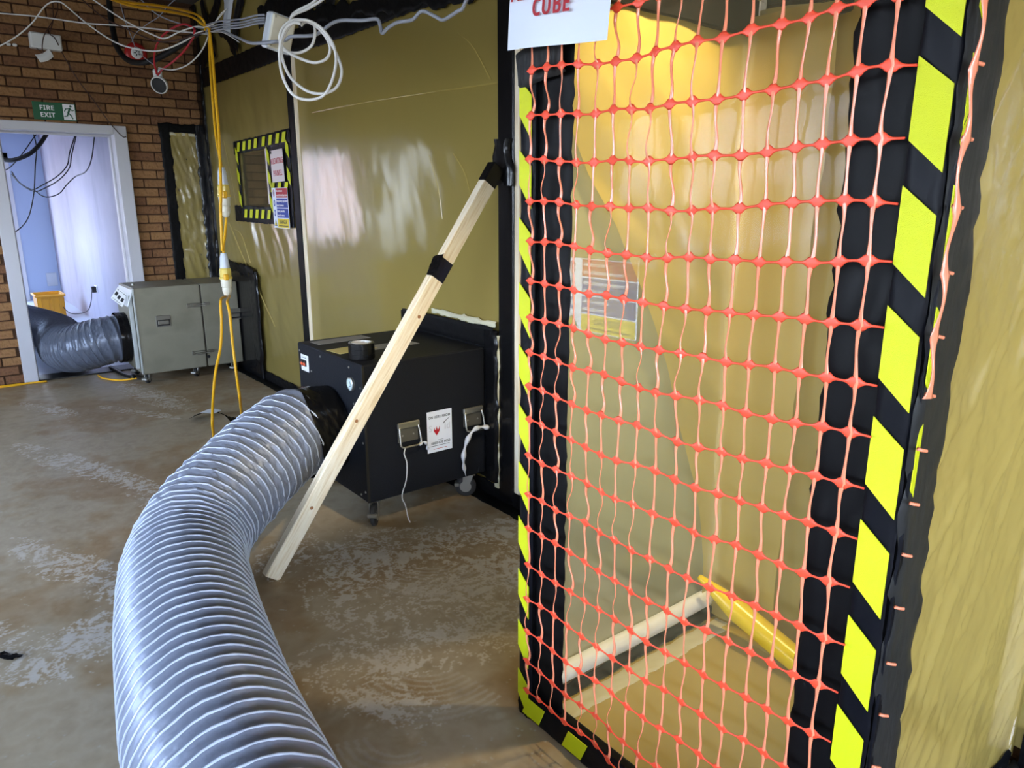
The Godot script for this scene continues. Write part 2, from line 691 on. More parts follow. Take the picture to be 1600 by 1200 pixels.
func shell() -> void:
	var f := struct("floor")
	part(floor_mesh(), "concrete", "floor", f)
	part(box2(Vector3(-6.2, -0.2, -4.2), Vector3(5.2, -0.004, 6.2), 0.0), "slab", "floor_plain", f)
	part(box2(Vector3(3.0, -0.004, -0.05), Vector3(5.2, 0.0, 6.0), 0.0), "slab", "floor_plain", f)
	part(box2(Vector3(-5.95, -0.004, -4.0), Vector3(5.2, 0.0, 0.0), 0.0), "slab", "mortar", f)
	var c := struct("ceiling")
	part(box2(Vector3(-6.2, 3.15, -4.2), Vector3(5.2, 3.35, 6.2), 0.0), "slab", "ceiling_dark", c)
	# wall behind the camera, with two windows
	var w := struct("wall_front")
	for r in [[-6.2, 5.2, 0.0, 0.9], [-6.2, 5.2, 2.4, 3.2], [-6.2, -4.4, 0.9, 2.4], [-0.8, 0.6, 0.9, 2.4], [3.8, 5.2, 0.9, 2.4]]:
		part(box2(Vector3(r[0], r[2], 6.0), Vector3(r[1], r[3], 6.2), 0.0), "masonry", "room_paint", w)
	window_in("window_2", Vector3(-2.6, 1.65, 6.1), Vector2(3.6, 1.5), Vector3(0, 0, -1))
	window_in("window_3", Vector3(2.2, 1.65, 6.1), Vector2(3.2, 1.5), Vector3(0, 0, -1))
	var e := struct("wall_right")
	for r in [[-0.05, 6.2, 0.0, 0.85], [-0.05, 6.2, 2.35, 3.2], [-0.05, 1.0, 0.85, 2.35], [4.2, 6.2, 0.85, 2.35]]:
		part(box2(Vector3(5.0, r[2], r[0]), Vector3(5.2, r[3], r[1]), 0.0), "masonry", "room_paint", e)
	window_in("window_4", Vector3(5.1, 1.6, 2.6), Vector2(3.2, 1.5), Vector3(-1, 0, 0))
	# far side of the enclosure
	var b := struct("wall_enclosure")
	part(box2(Vector3(-6.2, 0.0, -4.2), Vector3(5.2, 3.2, -4.0), 0.0), "masonry", "mortar", b)
	part(box2(Vector3(5.0, 0.0, -4.2), Vector3(5.2, 3.2, -0.05), 0.0), "masonry", "mortar", b)
	# ground outside
	var g := struct("ground_outside")
	part(box2(Vector3(-40, -0.4, -30), Vector3(-12.0, -0.25, 30), 0.0), "paving", "pale_floor", g)


func window_in(called: String, at_: Vector3, size: Vector2, n: Vector3) -> void:
	var o := struct(called)
	o.transform = facing(at_, n)
	var w := size.x / 2.0
	var h := size.y / 2.0
	for s in [-1.0, 1.0]:
		part(box(Vector3(size.x, 0.06, 0.08)), "frame", "white_paint", o, at(Vector3(0, s * (h - 0.03), 0)))
		part(box(Vector3(0.06, size.y, 0.08)), "frame", "white_paint", o, at(Vector3(s * (w - 0.03), 0, 0)))
	for k in [-1.0, 1.0]:
		part(box(Vector3(0.05, size.y - 0.1, 0.06)), "mullion", "white_paint", o, at(Vector3(k * w / 3.0, 0, 0)))
	for k in [-1.0, 0.0, 1.0]:
		part(box(Vector3(size.x / 3.0 - 0.06, size.y - 0.12, 0.006), 0.0), "pane", "glass", o, at(Vector3(k * w * 2.0 / 3.0, 0, -0.01)))


func brick_wall() -> void:
	var w := struct("wall_left")
	# mortar bed behind the bricks, with the doorway left open: z 0.70 .. 1.60, y 0 .. 2.06
	for r in [[-4.2, 0.70, 0.0, 3.2], [1.60, 1.74, 0.0, 3.2], [2.3, 6.2, 0.0, 3.2], [1.74, 2.3, 0.0, 0.9], [1.74, 2.3, 2.15, 3.2], [0.70, 1.60, 2.06, 3.2]]:
		part(box2(Vector3(-5.95, r[2], r[0]), Vector3(-5.758, r[3], r[1]), 0.0), "mortar", "mortar", w)
	window_in("window_7", Vector3(-5.86, 1.525, 2.02), Vector2(0.56, 1.25), Vector3(1, 0, 0))
	var bl := 0.215
	var bh := 0.065
	var j := 0.011
	var full := box(Vector3(0.03, bh, bl), 0.004)
	var rng := RandomNumberGenerator.new()
	rng.seed = 7
	for k in 41:
		var y := 0.005 + k * (bh + j)
		if y > 3.1:
			break
		var z := -0.02 - (0.113 if k % 2 else 0.0)
		while z < (1.70 if y > 0.82 and y < 2.15 else 2.0):
			var spans := [[maxf(z, 0.0), minf(z + bl, 1.74) if y > 0.82 and y < 2.15 else z + bl]]
			if y < 2.055:
				if spans[0][0] < 0.66 and spans[0][1] > 0.655:
					spans[0][1] = 0.655
				if z >= 0.655 and z < 1.645:
					spans[0][0] = maxf(z, 1.645)
			for s in spans:
				var L: float = s[1] - s[0]
				if L < 0.03:
					continue
				var o := part(full, "brick", "brick_%d" % [0, 1, 1, 2, 0, 3, 1, 2][rng.randi() % 8], w)
				o.position = Vector3(-5.765 + rng.randf() * 0.004, y + bh / 2.0, (s[0] + s[1]) / 2.0)
				o.scale = Vector3(1, 1, L / bl)
			z += bl + j
	# door frame
	var d := struct("door_1")
	for z in [0.69, 1.60]:
		part(box2(Vector3(-5.95, 0, z - 0.05), Vector3(-5.70, 2.10, z + 0.05), 0.004), "jamb", "door_paint", d)
		part(box2(Vector3(-5.90, 0, z + (0.05 if z < 1.0 else -0.05)), Vector3(-5.84, 2.05, z + (0.066 if z < 1.0 else -0.066)), 0.002), "door_stop", "door_paint", d)
	part(box2(Vector3(-5.95, 2.03, 0.74), Vector3(-5.70, 2.10, 1.55), 0.004), "head", "door_paint", d)
	part(box2(Vector3(-5.90, 2.014, 0.756), Vector3(-5.84, 2.03, 1.534), 0.002), "door_stop", "door_paint", d)
	part(box2(Vector3(-5.95, -0.002, 0.74), Vector3(-5.72, 0.012, 1.55), 0.003), "threshold", "steel_dark", d)


func corridor() -> void:
	var x0 := -5.95
	var x1 := -11.8
	var r := struct("wall_corridor_right")
	part(box2(Vector3(x1, 0, 0.40), Vector3(x0, 2.6, 0.58), 0.0), "plaster", "plaster", r)
	var e := struct("wall_corridor_end")
	for q in [[0.40, 1.0, 0.0, 2.6], [1.84, 2.8, 0.0, 2.6], [1.0, 1.84, 2.12, 2.6]]:
		part(box2(Vector3(x1 - 0.15, q[2], q[0]), Vector3(x1, q[3], q[1]), 0.0), "plaster", "blue_wall", e)
	var l := struct("wall_corridor_left")
	for q in [[x1, x0, 0.0, 0.845], [x1, x0, 2.195, 2.6], [x1, -9.9, 0.845, 2.195], [-7.9, x0, 0.845, 2.195]]:
		part(box2(Vector3(q[0], q[2], 2.6), Vector3(q[1], q[3], 2.75), 0.0), "plaster", "plaster", l)
	window_in("window_5", Vector3(-8.9, 1.52, 2.68), Vector2(2.0, 1.35), Vector3(0, 0, -1))
	var c := struct("ceiling_corridor")
	part(box2(Vector3(x1, 2.45, 0.4), Vector3(x0, 2.6, 2.8), 0.0), "slab", "plaster", c)
	var f := struct("floor_corridor")
	part(box2(Vector3(x1 - 0.2, -0.2, 0.4), Vector3(x0, 0.0, 2.8), 0.0), "slab", "pale_floor", f)
	# glazed door at the far end
	var d := struct("door_2")
	for z in [1.03, 1.81]:
		part(box2(Vector3(x1 - 0.1, 0, z - 0.03), Vector3(x1 + 0.03, 2.15, z + 0.03)), "jamb", "white_paint", d)
	part(box2(Vector3(x1 - 0.1, 2.06, 1.0), Vector3(x1 + 0.03, 2.15, 1.84)), "head", "white_paint", d)
	for z in [1.11, 1.73]:
		part(box2(Vector3(x1 - 0.06, 0.02, z - 0.05), Vector3(x1 - 0.02, 2.06, z + 0.05)), "stile", "white_paint", d)
	for y in [0.1, 1.02, 2.0]:
		part(box2(Vector3(x1 - 0.06, y - 0.05, 1.16), Vector3(x1 - 0.02, y + 0.05, 1.68)), "cross_rail", "white_paint", d)
	for y in [0.56, 1.51]:
		part(box2(Vector3(x1 - 0.044, y - 0.4, 1.16), Vector3(x1 - 0.038, y + 0.4, 1.68), 0.0), "pane", "glass", d)
	part(box2(Vector3(x1, 0.9, 1.06), Vector3(x1 + 0.05, 1.08, 1.1)), "handle", "steel_dark", d)
	var b := struct("wall_outside")
	part(box2(Vector3(-16.4, -0.3, -2.0), Vector3(-16.0, 2.6, 8.0), 0.0), "masonry", "outside_brick", b)
	# things in the corridor
	var k := thing("storage_crate", "yellow plastic crate standing on the pale corridor floor", "crate", Vector3(-9.7, 0.0, 0.98))
	for s in [-1.0, 1.0]:
		part(box2(Vector3(-0.2, 0.01, s * 0.14), Vector3(0.2, 0.3, s * 0.15)), "side", "crate_yellow", k)
		part(box2(Vector3(s * 0.2, 0.01, -0.14), Vector3(s * 0.21, 0.3, 0.14)), "end", "crate_yellow", k)
		part(box2(Vector3(-0.22, 0.29, s * 0.15), Vector3(0.22, 0.315, s * 0.17)), "rim", "crate_yellow", k)
		part(box2(Vector3(s * 0.21, 0.29, -0.15), Vector3(s * 0.23, 0.315, 0.15)), "rim", "crate_yellow", k)
		for q in [-0.1, 0.1]:
			part(box2(Vector3(0.21, 0.01, s * 0.06 + q * 0.4), Vector3(0.222, 0.29, s * 0.06 + q * 0.4 + 0.012)), "rib", "crate_yellow", k)
	part(box2(Vector3(-0.2, 0.0, -0.14), Vector3(0.2, 0.012, 0.14)), "base", "crate_yellow", k)
	var p := thing("wall_socket", "black plug in a socket low on the plastered corridor wall", "socket", Vector3(-8.62, 0.44, 0.58))
	part(box(Vector3(0.15, 0.09, 0.012)), "plate", "white_plastic", p, at(Vector3(0, 0, 0.006)))
	part(box(Vector3(0.06, 0.07, 0.05)), "plug", "rubber", p, at(Vector3(0.02, 0, 0.035)))
	part(tube(smooth_path([Vector3(0.02, -0.02, 0.06), Vector3(0.0, -0.15, 0.08), Vector3(-0.3, -0.3, 0.1), Vector3(-0.7, -0.36, 0.22), Vector3(-0.95, -0.25, 0.3)], 6), 0.005, 6), "flex", "rubber", p)
	var n := thing("plain_plate", "small grey plate low on the blue end wall", "wall plate", Vector3(-11.8, 0.3, 0.68))
	part(box(Vector3(0.012, 0.2, 0.14)), "plate", "grey_plastic", n, at(Vector3(0.006, 0, 0)))


# a polythene panel of the partition between x0..x1, y0..y1 in the plane z = zz
func panel(parent: Node, m: String, x0: float, x1: float, y0: float, y1: float, sd: int, amp := 0.012, hole := Rect2()) -> MeshInstance3D:
	var z1 := noise(sd, 1.0, 2)
	var nu := clampi(int((x1 - x0) / 0.03), 8, 90)
	var nv := clampi(int((y1 - y0) / 0.03), 8, 90)
	return part(grid(nu, nv, func(u: float, v: float) -> Vector3:
		var x := lerpf(x0, x1, u)
		var y := lerpf(y0, y1, v)
		var edge := minf(minf(u, 1.0 - u) * 6.0, minf(v, 1.0 - v) * 6.0)
		edge = clampf(edge, 0.0, 1.0)
		var h := amp * (z1.get_noise_2d(x * 1.3, y * 0.6) + 0.35 * z1.get_noise_2d(x * 5.0 + y * 1.5, y * 2.2) + 0.12 * z1.get_noise_2d(x * 16.0 + y * 7.0, y * 5.0))
		return Vector3(x, y, h * edge), Vector2(1, 1), (func(u: float, v: float) -> bool:
		return hole.has_area() and hole.has_point(Vector2(lerpf(x0, x1, u), lerpf(y0, y1, v))))), "polythene_sheet", m, parent)


func crease(parent: Node, pts: Array, m: String, w := 0.008, h := 0.006) -> void:
	var path := smooth_path(pts, 8)
	var n := path.size() - 1
	part(grid(2, n, func(u: float, v: float) -> Vector3:
		var i := int(round(v * n))
		var t: Vector3 = (path[mini(i + 1, n)] - path[maxi(i - 1, 0)]).normalized()
		var s := t.cross(Vector3(0, 0, 1)).normalized()
		return path[i] + s * (u - 0.5) * w + Vector3(0, 0, h if absf(u - 0.5) < 0.1 else -0.001)), "crease", m, parent)


func enclosure_wall() -> void:
	var w := struct("wall_back")
	panel(w, "film_olive", -5.64, -3.66, 0.05, 2.52, 201, 0.016, Rect2(-4.77, 1.45, 0.59, 0.42))
	panel(w, "film_wall", -3.62, -1.24, 0.05, 2.52, 202, 0.0035)
	panel(w, "film_olive", -1.16, 0.02, 0.05, 2.52, 203, 0.012)
	panel(w, "film_olive", 1.0, 5.0, 0.05, 3.1, 204, 0.012)
	panel(w, "film_olive", -5.7, 1.0, 2.52, 3.13, 205, 0.03)
	# folds in the film
	crease(w, [Vector3(-3.32, 2.05, 0.008), Vector3(-2.7, 2.045, 0.008), Vector3(-2.09, 2.03, 0.008), Vector3(-1.31, 2.005, 0.008)], "film_wall", 0.008, 0.004)
	crease(w, [Vector3(-1.62, 2.26, 0.008), Vector3(-1.5, 2.18, 0.008), Vector3(-1.36, 2.02, 0.008)], "film_wall", 0.007, 0.004)
	crease(w, [Vector3(-1.68, 1.72, 0.008), Vector3(-1.58, 1.62, 0.008), Vector3(-1.52, 1.48, 0.008)], "film_wall", 0.006, 0.003)
	crease(w, [Vector3(-1.9, 1.72, 0.008), Vector3(-1.82, 1.55, 0.008), Vector3(-1.79, 1.4, 0.008)], "film_wall", 0.006, 0.003)
	crease(w, [Vector3(-4.62, 0.8, 0.012), Vector3(-4.5, 0.68, 0.012), Vector3(-4.3, 0.5, 0.008)], "film_olive", 0.006, 0.007)
	crease(w, [Vector3(-5.2, 1.3, 0.012), Vector3(-5.0, 1.1, 0.012), Vector3(-4.85, 0.95, 0.008)], "film_olive", 0.0062, 0.008)
	crease(w, [Vector3(-5.1, 1.25, 0.012), Vector3(-4.9, 1.2, 0.012), Vector3(-4.75, 0.98, 0.008)], "film_olive", 0.006, 0.007)
	crease(w, [Vector3(-5.15, 1.98, 0.01), Vector3(-5.05, 1.7, 0.01), Vector3(-4.98, 1.45, 0.01)], "film_olive", 0.006, 0.003)
	# studs wrapped in black film, pine battens beside them
	part(box2(Vector3(-3.72, 0, -0.06), Vector3(-3.62, 2.5, 0.012), 0.004), "stud", "tape", w)
	part(box2(Vector3(-3.62, 0, -0.06), Vector3(-3.565, 2.44, 0.006), 0.002), "batten", "pine", w)
	part(box2(Vector3(-1.30, 0, -0.06), Vector3(-1.185, 3.1, 0.02), 0.006), "stud", "tape_gloss", w)
	part(box2(Vector3(-1.185, 0.06, -0.05), Vector3(-1.15, 2.9, 0.012), 0.002), "batten", "pine", w)
	part(box2(Vector3(-0.05, 0, -0.06), Vector3(0.0, 2.5, 0.0), 0.002), "stud", "pine", w)
	part(box2(Vector3(-5.7, 0, -0.08), Vector3(-5.6, 3.12, 0.02), 0.006), "stud", "tape_gloss", w)
	part(strip(Vector3(-5.66, 0.8, 0.02), Vector3(-5.62, 3.1, 0.02), 0.14, Vector3(0, 0, 1), 0.012, 0.02, 5), "tape_strip", "tape_gloss", w)
	part(box2(Vector3(-5.65, 2.46, -0.06), Vector3(0.0, 2.58, 0.012), 0.004), "head_rail", "tape", w)
	part(strip(Vector3(-5.6, 2.52, 0.012), Vector3(-1.2, 2.49, 0.012), 0.15, Vector3(0, 0, 1), 0.006, 0.005, 6), "tape_strip", "tape", w)
	part(strip(Vector3(-5.6, 0.035, 0.012), Vector3(0.0, 0.035, 0.012), 0.09, Vector3(0, 0, 1), 0.006, 0.006, 7), "tape_strip", "tape", w)
	part(strip(Vector3(-5.6, 0.002, 0.05), Vector3(0.0, 0.002, 0.05), 0.09, Vector3(0, 1, 0), 0.004, 0.006, 8), "tape_strip", "tape", w)
	part(strip(Vector3(1.02, 0.06, 0.012), Vector3(5.0, 0.06, 0.012), 0.13, Vector3(0, 0, 1), 0.006, 0.006, 9), "tape_strip", "tape_gloss", w)
	part(strip(Vector3(1.02, 0.002, 0.05), Vector3(5.0, 0.002, 0.05), 0.08, Vector3(0, 1, 0), 0.004, 0.006, 10), "tape_strip", "tape_gloss", w)
	# ragged tapes and film scraps closing the gap above the head rail
	for t in [[Vector3(-5.5, 2.6, 0.02), Vector3(-4.9, 3.08, 0.02), 0.12], [Vector3(-5.15, 2.62, 0.02), Vector3(-5.35, 3.1, 0.02), 0.1], [Vector3(-4.7, 2.6, 0.02), Vector3(-4.35, 3.08, 0.02), 0.13], [Vector3(-4.55, 2.62, 0.02), Vector3(-5.0, 2.85, 0.02), 0.08], [Vector3(-4.1, 2.75, 0.02), Vector3(-3.0, 2.7, 0.02), 0.16], [Vector3(-3.75, 2.55, 0.025), Vector3(-3.6, 3.1, 0.025), 0.12], [Vector3(-2.95, 2.58, 0.02), Vector3(-2.7, 3.05, 0.02), 0.12], [Vector3(-3.4, 2.62, 0.02), Vector3(-1.3, 2.4, 0.02), 0.1]]:
		part(strip(t[0], t[1], t[2], Vector3(0, 0, 1), 0.008, 0.025, int(t[2] * 1000.0) + int(t[0].x * 10.0)), "tape_strip", "tape", w)
	part(strip(Vector3(-4.75, 2.75, 0.03), Vector3(-4.6, 3.1, 0.03), 0.14, Vector3(0, 0, 1), 0.02, 0.03, 77), "film_scrap", "grey_plastic", w)
	# black surround sealing the grey cabinet and the black unit to the film
	part(box2(Vector3(-5.24, 0.0, 0.012), Vector3(-4.60, 0.92, 0.035), 0.006), "cabinet_surround", "tape_gloss", w)
	part(strip(Vector3(-5.24, 0.93, 0.03), Vector3(-4.62, 0.9, 0.03), 0.1, Vector3(0, 0, 1), 0.01, 0.015, 14), "tape_strip", "tape", w)
	part(strip(Vector3(-4.66, 0.05, 0.035), Vector3(-4.63, 0.9, 0.035), 0.16, Vector3(0, 0, 1), 0.014, 0.02, 15), "tape_strip", "tape_gloss", w)
	part(box2(Vector3(-2.22, 0.1, 0.012), Vector3(-1.31, 0.88, 0.03), 0.004), "unit_surround", "tape", w)
	part(strip(Vector3(-1.34, 0.1, 0.03), Vector3(-1.34, 0.88, 0.03), 0.1, Vector3(0, 0, 1), 0.012, 0.008, 17), "tape_strip", "tape_gloss", w)
	part(strip(Vector3(-2.2, 0.84, 0.03), Vector3(-1.32, 0.845, 0.03), 0.1, Vector3(0, 0, 1), 0.006, 0.004, 18), "tape_strip", "tape", w)
	part(strip(Vector3(-1.31, 0.07, 0.022), Vector3(-1.305, 0.86, 0.022), 0.035, Vector3(0, 0, 1), 0.006, 0.006, 19), "insulation_edge", "insulation", w)
	part(strip(Vector3(-1.9, 0.91, 0.012), Vector3(-1.32, 0.905, 0.012), 0.03, Vector3(0, 0, 1), 0.008, 0.006, 20), "insulation_edge", "insulation", w)
	# narrow film-covered opening in the brick wall beside the corner
	var q := struct("window_6")
	part(box2(Vector3(-5.75, 0.3, 0.06), Vector3(-5.735, 2.12, 0.30), 0.0), "backing", "tape", q)
	part(strip(Vector3(-5.735, 0.3, 0.325), Vector3(-5.735, 2.14, 0.325), 0.095, Vector3(1, 0, 0), 0.008, 0.004, 21), "tape_strip", "tape", q)
	part(strip(Vector3(-5.735, 2.105, 0.38), Vector3(-5.735, 2.105, 0.0), 0.085, Vector3(1, 0, 0), 0.008, 0.006, 22), "tape_strip", "tape", q)
	part(strip(Vector3(-5.73, 0.3, 0.04), Vector3(-5.73, 2.14, 0.04), 0.07, Vector3(1, 0, 0), 0.014, 0.01, 23), "tape_strip", "tape_gloss", q)
	var z2 := noise(24, 1.0, 3)
	part(grid(16, 70, func(u: float, v: float) -> Vector3:
		return Vector3(-5.728 + 0.012 * z2.get_noise_2d(u * 4.0, v * 9.0 + u * 3.0), lerpf(0.32, 2.07, v), lerpf(0.29, 0.05, u))), "polythene_sheet", "film_olive", q)
	part(strip(Vector3(-5.735, 2.06, 0.29), Vector3(-5.735, 2.055, 0.06), 0.03, Vector3(1, 0, 0), 0.01, 0.003, 25), "sheet_hem", "insulation", q)


func viewing_window() -> void:
	var o := struct("window_1")
	var z := 0.014
	part(box2(Vector3(-4.78, 1.44, 0.002), Vector3(-4.17, 1.88, 0.006), 0.0), "pane", "film_pane", o)
	part(box2(Vector3(-4.215, 1.46, 0.007), Vector3(-4.19, 1.88, 0.013), 0.001), "pane_edge", "paper_warm", o)
	var S := [[Vector3(-4.9, 1.905, z), Vector3(-3.7, 1.93, z), 0.1], [Vector3(-5.0, 1.385, z), Vector3(-4.1, 1.375, z), 0.13], [Vector3(-4.82, 1.35, z), Vector3(-4.82, 1.95, z), 0.07], [Vector3(-4.14, 1.32, z), Vector3(-4.12, 1.95, z), 0.09], [Vector3(-3.98, 1.33, z - 0.002), Vector3(-3.96, 1.9, z - 0.002), 0.3], [Vector3(-3.77, 1.3, z), Vector3(-3.75, 1.97, z), 0.07]]
	for k in S.size():
		part(strip(S[k][0], S[k][1], S[k][2], Vector3(0, 0, 1), 0.003, 0.004, 60 + k), "hazard_tape", "hazard_black", o)
	var zy := z + 0.008
	var para := PackedVector2Array([Vector2(-0.045, -0.034), Vector2(0.015, -0.034), Vector2(0.045, 0.034), Vector2(-0.015, 0.034)])
	var pm := plate(para, 0.002)
	for x in [-4.76, -4.63, -4.50, -4.37, -4.20, -4.06, -3.92, -3.80]:
		part(pm, "yellow_stripe", "hazard_yellow", o, at(Vector3(x, 1.905 + (x + 4.9) * 0.02, zy)))
	for x in [-4.72, -4.59, -4.46, -4.33, -4.2]:
		part(pm, "yellow_stripe", "hazard_yellow", o, at(Vector3(x, 1.385, zy)))
	for x in [-4.08, -3.95, -3.82]:
		part(pm, "yellow_stripe", "hazard_yellow", o, at(Vector3(x, 1.585, zy)))
	var pv := plate(PackedVector2Array([Vector2(-0.025, -0.02), Vector2(0.025, -0.07), Vector2(0.025, 0.02), Vector2(-0.025, 0.07)]), 0.002)
	for y in [1.5, 1.68, 1.84]:
		part(pv, "yellow_stripe", "hazard_yellow", o, at(Vector3(-4.82, y, zy)))
		part(pv, "yellow_stripe", "hazard_yellow", o, at(Vector3(-4.135, y - 0.03, zy)))
	for y in [1.66, 1.85]:
		part(pv, "yellow_stripe", "hazard_yellow", o, at(Vector3(-3.755, y, zy)))


# ------------------------------------------------------------------ the airlock cube
func airlock() -> void:
	var o := thing("airlock_cube", "tall yellow polythene airlock cube framed in black and hazard tape", "airlock")
	var zf := 0.93
	var H := 2.08
	# timber frame wrapped in black film
	for p in [[0.0, 0.88], [0.95, 0.88], [0.0, 0.0], [0.95, 0.0]]:
		part(box2(Vector3(p[0], 0.0, p[1] + 0.022), Vector3(p[0] + 0.05, H, p[1] + 0.05), 0.005), "post", "tape_gloss" if p[1] > 0.5 else "pine", o)
	for y in [0.0, H - 0.08]:
		part(box2(Vector3(0.05, y, 0.892), Vector3(0.95, y + 0.08, zf), 0.004), "front_rail", "tape", o)
		part(box2(Vector3(0.95, y, 0.05), Vector3(0.998, y + 0.05, 0.89), 0.004), "side_rail", "tape", o)
		part(box2(Vector3(0.05, y, 0.0), Vector3(0.95, y + 0.04, 0.04), 0.004), "back_rail", "tape" if y > 1.0 else "film_back", o)
	part(box2(Vector3(0.002, H - 0.1, 0.05), Vector3(0.05, H, 0.89), 0.004), "side_rail", "tape", o)
	part(strip(Vector3(0.052, 0.035, 0.04), Vector3(0.052, 0.03, 0.88), 0.05, Vector3(1, 0, 0), 0.006, 0.006, 30), "base_tape", "tape", o)
	part(tube(smooth_path([Vector3(0.03, 0.082, 0.06), Vector3(0.032, 0.08, 0.4), Vector3(0.03, 0.082, 0.86)], 8), 0.03, 12), "side_rail", "white_plastic", o)
	# wide black tape beside the posts, seen through the net
	part(strip(Vector3(0.105, 0.0, zf - 0.018), Vector3(0.105, H - 0.02, zf - 0.018), 0.125, Vector3(0, 0, 1), 0.006, 0.004, 31), "black_tape", "tape", o)
	part(strip(Vector3(0.905, 0.0, zf - 0.018), Vector3(0.885, H - 0.02, zf - 0.018), 0.125, Vector3(0, 0, 1), 0.006, 0.005, 32), "black_tape", "tape", o)
	# films
	var z1 := noise(33, 1.0, 3)
	part(grid(20, 40, func(u: float, v: float) -> Vector3:
		return Vector3(lerpf(0.06, 0.86, u), lerpf(0.04, H - 0.04, v), 0.9 + 0.006 * z1.get_noise_2d(u * 3.0, v * 2.0))), "front_sheet", "film_clear", o)
	part(grid(40, 60, func(u: float, v: float) -> Vector3:
		return Vector3(0.006 + 0.006 * z1.get_noise_2d(u * 3.0, v * 2.0), lerpf(0.06, H - 0.03, v), lerpf(0.02, 0.9, u))), "left_sheet", "film_side", o)
	part(grid(90, 150, func(u: float, v: float) -> Vector3:
		var z := lerpf(0.0, 0.9, u)
		var y := lerpf(0.02, H - 0.03, v)
		var e := clampf(minf(u, 1.0 - u) * 8.0, 0.0, 1.0)
		return Vector3(1.0 + e * (0.016 * z1.get_noise_2d(z * 3.0 + y * 0.7, y * 0.9) + 0.012 * maxf(0.0, 0.55 - absf(z1.get_noise_2d(z * 5.0 + y * 2.6 + 7.0, y * 1.9)) * 3.0) + 0.005 * maxf(0.0, 0.5 - absf(z1.get_noise_2d(z * 13.0 - y * 5.0, y * 6.0)) * 3.0)), y, z)), "right_sheet", "film_right", o)
	part(grid(70, 60, func(u: float, v: float) -> Vector3:
		var x := lerpf(0.01, 0.99, u)
		var y := lerpf(0.03, H - 0.03, v)
		return Vector3(x, y, 0.03 + 0.022 * sin(x * 21.0 + 1.6 * z1.get_noise_2d(x * 2.0, y)) * smoothstep(0.0, 0.3, v) + 0.015 * z1.get_noise_2d(x * 6.0, y * 0.7))), "back_sheet", "film_back", o)
	part(grid(10, 10, func(u: float, v: float) -> Vector3: return Vector3(lerpf(0.0, 1.0, u), H - 0.004 + 0.01 * sin(u * 3.0) * sin(v * 3.0), lerpf(0.0, 0.93, v))), "roof_sheet", "film_clear", o)
	part(grid(24, 24, func(u: float, v: float) -> Vector3: return Vector3(lerpf(0.05, 0.96, u), 0.006 + 0.003 * z1.get_noise_2d(u * 9.0, v * 9.0), lerpf(0.04, 0.9, v))), "floor_sheet", "film_floor", o)
	part(strip(Vector3(0.1, 0.006, 0.06), Vector3(0.1, 0.006, 0.88), 0.07, Vector3(0, 1, 0), 0.004, 0.003, 36), "floor_hem", "insulation", o)
	part(strip(Vector3(0.12, 0.008, 0.07), Vector3(0.95, 0.008, 0.07), 0.06, Vector3(0, 1, 0), 0.004, 0.006, 37), "floor_hem", "film_right", o)
	# amber flap: hangs from the top of the left side and the back, its free edge sweeping down to the back corner
	var edge := [Vector2(0.9, H - 0.05), Vector2(0.86, 1.82), Vector2(0.80, 1.70), Vector2(0.72, 1.56), Vector2(0.62, 1.43), Vector2(0.51, 1.25), Vector2(0.375, 1.0), Vector2(0.255, 0.70), Vector2(0.16, 0.44), Vector2(0.12, 0.25), Vector2(0.1, 0.03)]
	part(grid(50, 90, func(u: float, v: float) -> Vector3:
		var y := lerpf(0.03, H - 0.05, v)
		var ez := 0.1
		for k in edge.size() - 1:
			if y <= edge[k].y + 1e-4 and y >= edge[k + 1].y - 1e-4:
				ez = lerpf(edge[k + 1].x, edge[k].x, (y - edge[k + 1].y) / (edge[k].y - edge[k + 1].y))
		var s := u * (ez + 0.2)
		var x := 0.035
		var z := ez - s
		if z < 0.075:
			x = 0.035 + (0.075 - z)
			z = 0.075
		x += 0.016 * z1.get_noise_2d(s * 2.2 + y * 0.8, y * 0.9)
		z += 0.012 * sin(x * 26.0 + y * 1.5) * smoothstep(0.05, 0.15, x)
		return Vector3(x, y, z)), "door_flap", "film_flap", o)
	# hazard tape on the front posts and bottom rail: black tape with yellow stripes
	var zt := zf + 0.012
	part(strip(Vector3(0.027, 0.0, zf), Vector3(0.027, 1.80, zf), 0.055, Vector3(0, 0, 1), 0.006, 0.001, 38), "hazard_tape", "hazard_black", o)
	part(strip(Vector3(0.972, 0.0, zf + 0.006), Vector3(0.968, H, zf + 0.006), 0.06, Vector3(0, 0, 1), 0.006, 0.001, 39), "hazard_tape", "hazard_black", o)
	part(strip(Vector3(0.0, 0.045, zf), Vector3(1.0, 0.045, zf), 0.095, Vector3(0, 0, 1), 0.006, 0.002, 40), "hazard_tape", "hazard_black", o)
	var lp := plate(PackedVector2Array([Vector2(-0.023, -0.016), Vector2(0.023, -0.076), Vector2(0.023, 0.026), Vector2(-0.023, 0.066)]), 0.002)
	var y := 1.735
	while y > 0.1:
		part(lp, "yellow_stripe", "hazard_yellow", o, at(Vector3(0.026, y - 0.02, zf + 0.009)))
		y -= 0.163
	var rp := plate(PackedVector2Array([Vector2(-0.027, -0.036), Vector2(0.027, -0.084), Vector2(0.027, 0.038), Vector2(-0.027, 0.082)]), 0.002)
	y = 1.805
	while y > 0.1:
		part(rp, "yellow_stripe", "hazard_yellow", o, at(Vector3(0.970, y, zf + 0.015)))
		y -= 0.1835
	var bp := plate(PackedVector2Array([Vector2(-0.05, -0.03), Vector2(0.025, -0.03), Vector2(0.05, 0.03), Vector2(-0.025, 0.03)]), 0.002)
	for x in [0.075, 0.25, 0.42, 0.6, 0.78]:
		part(bp, "yellow_stripe", "hazard_yellow", o, at(Vector3(x, 0.045, zf + 0.01)))
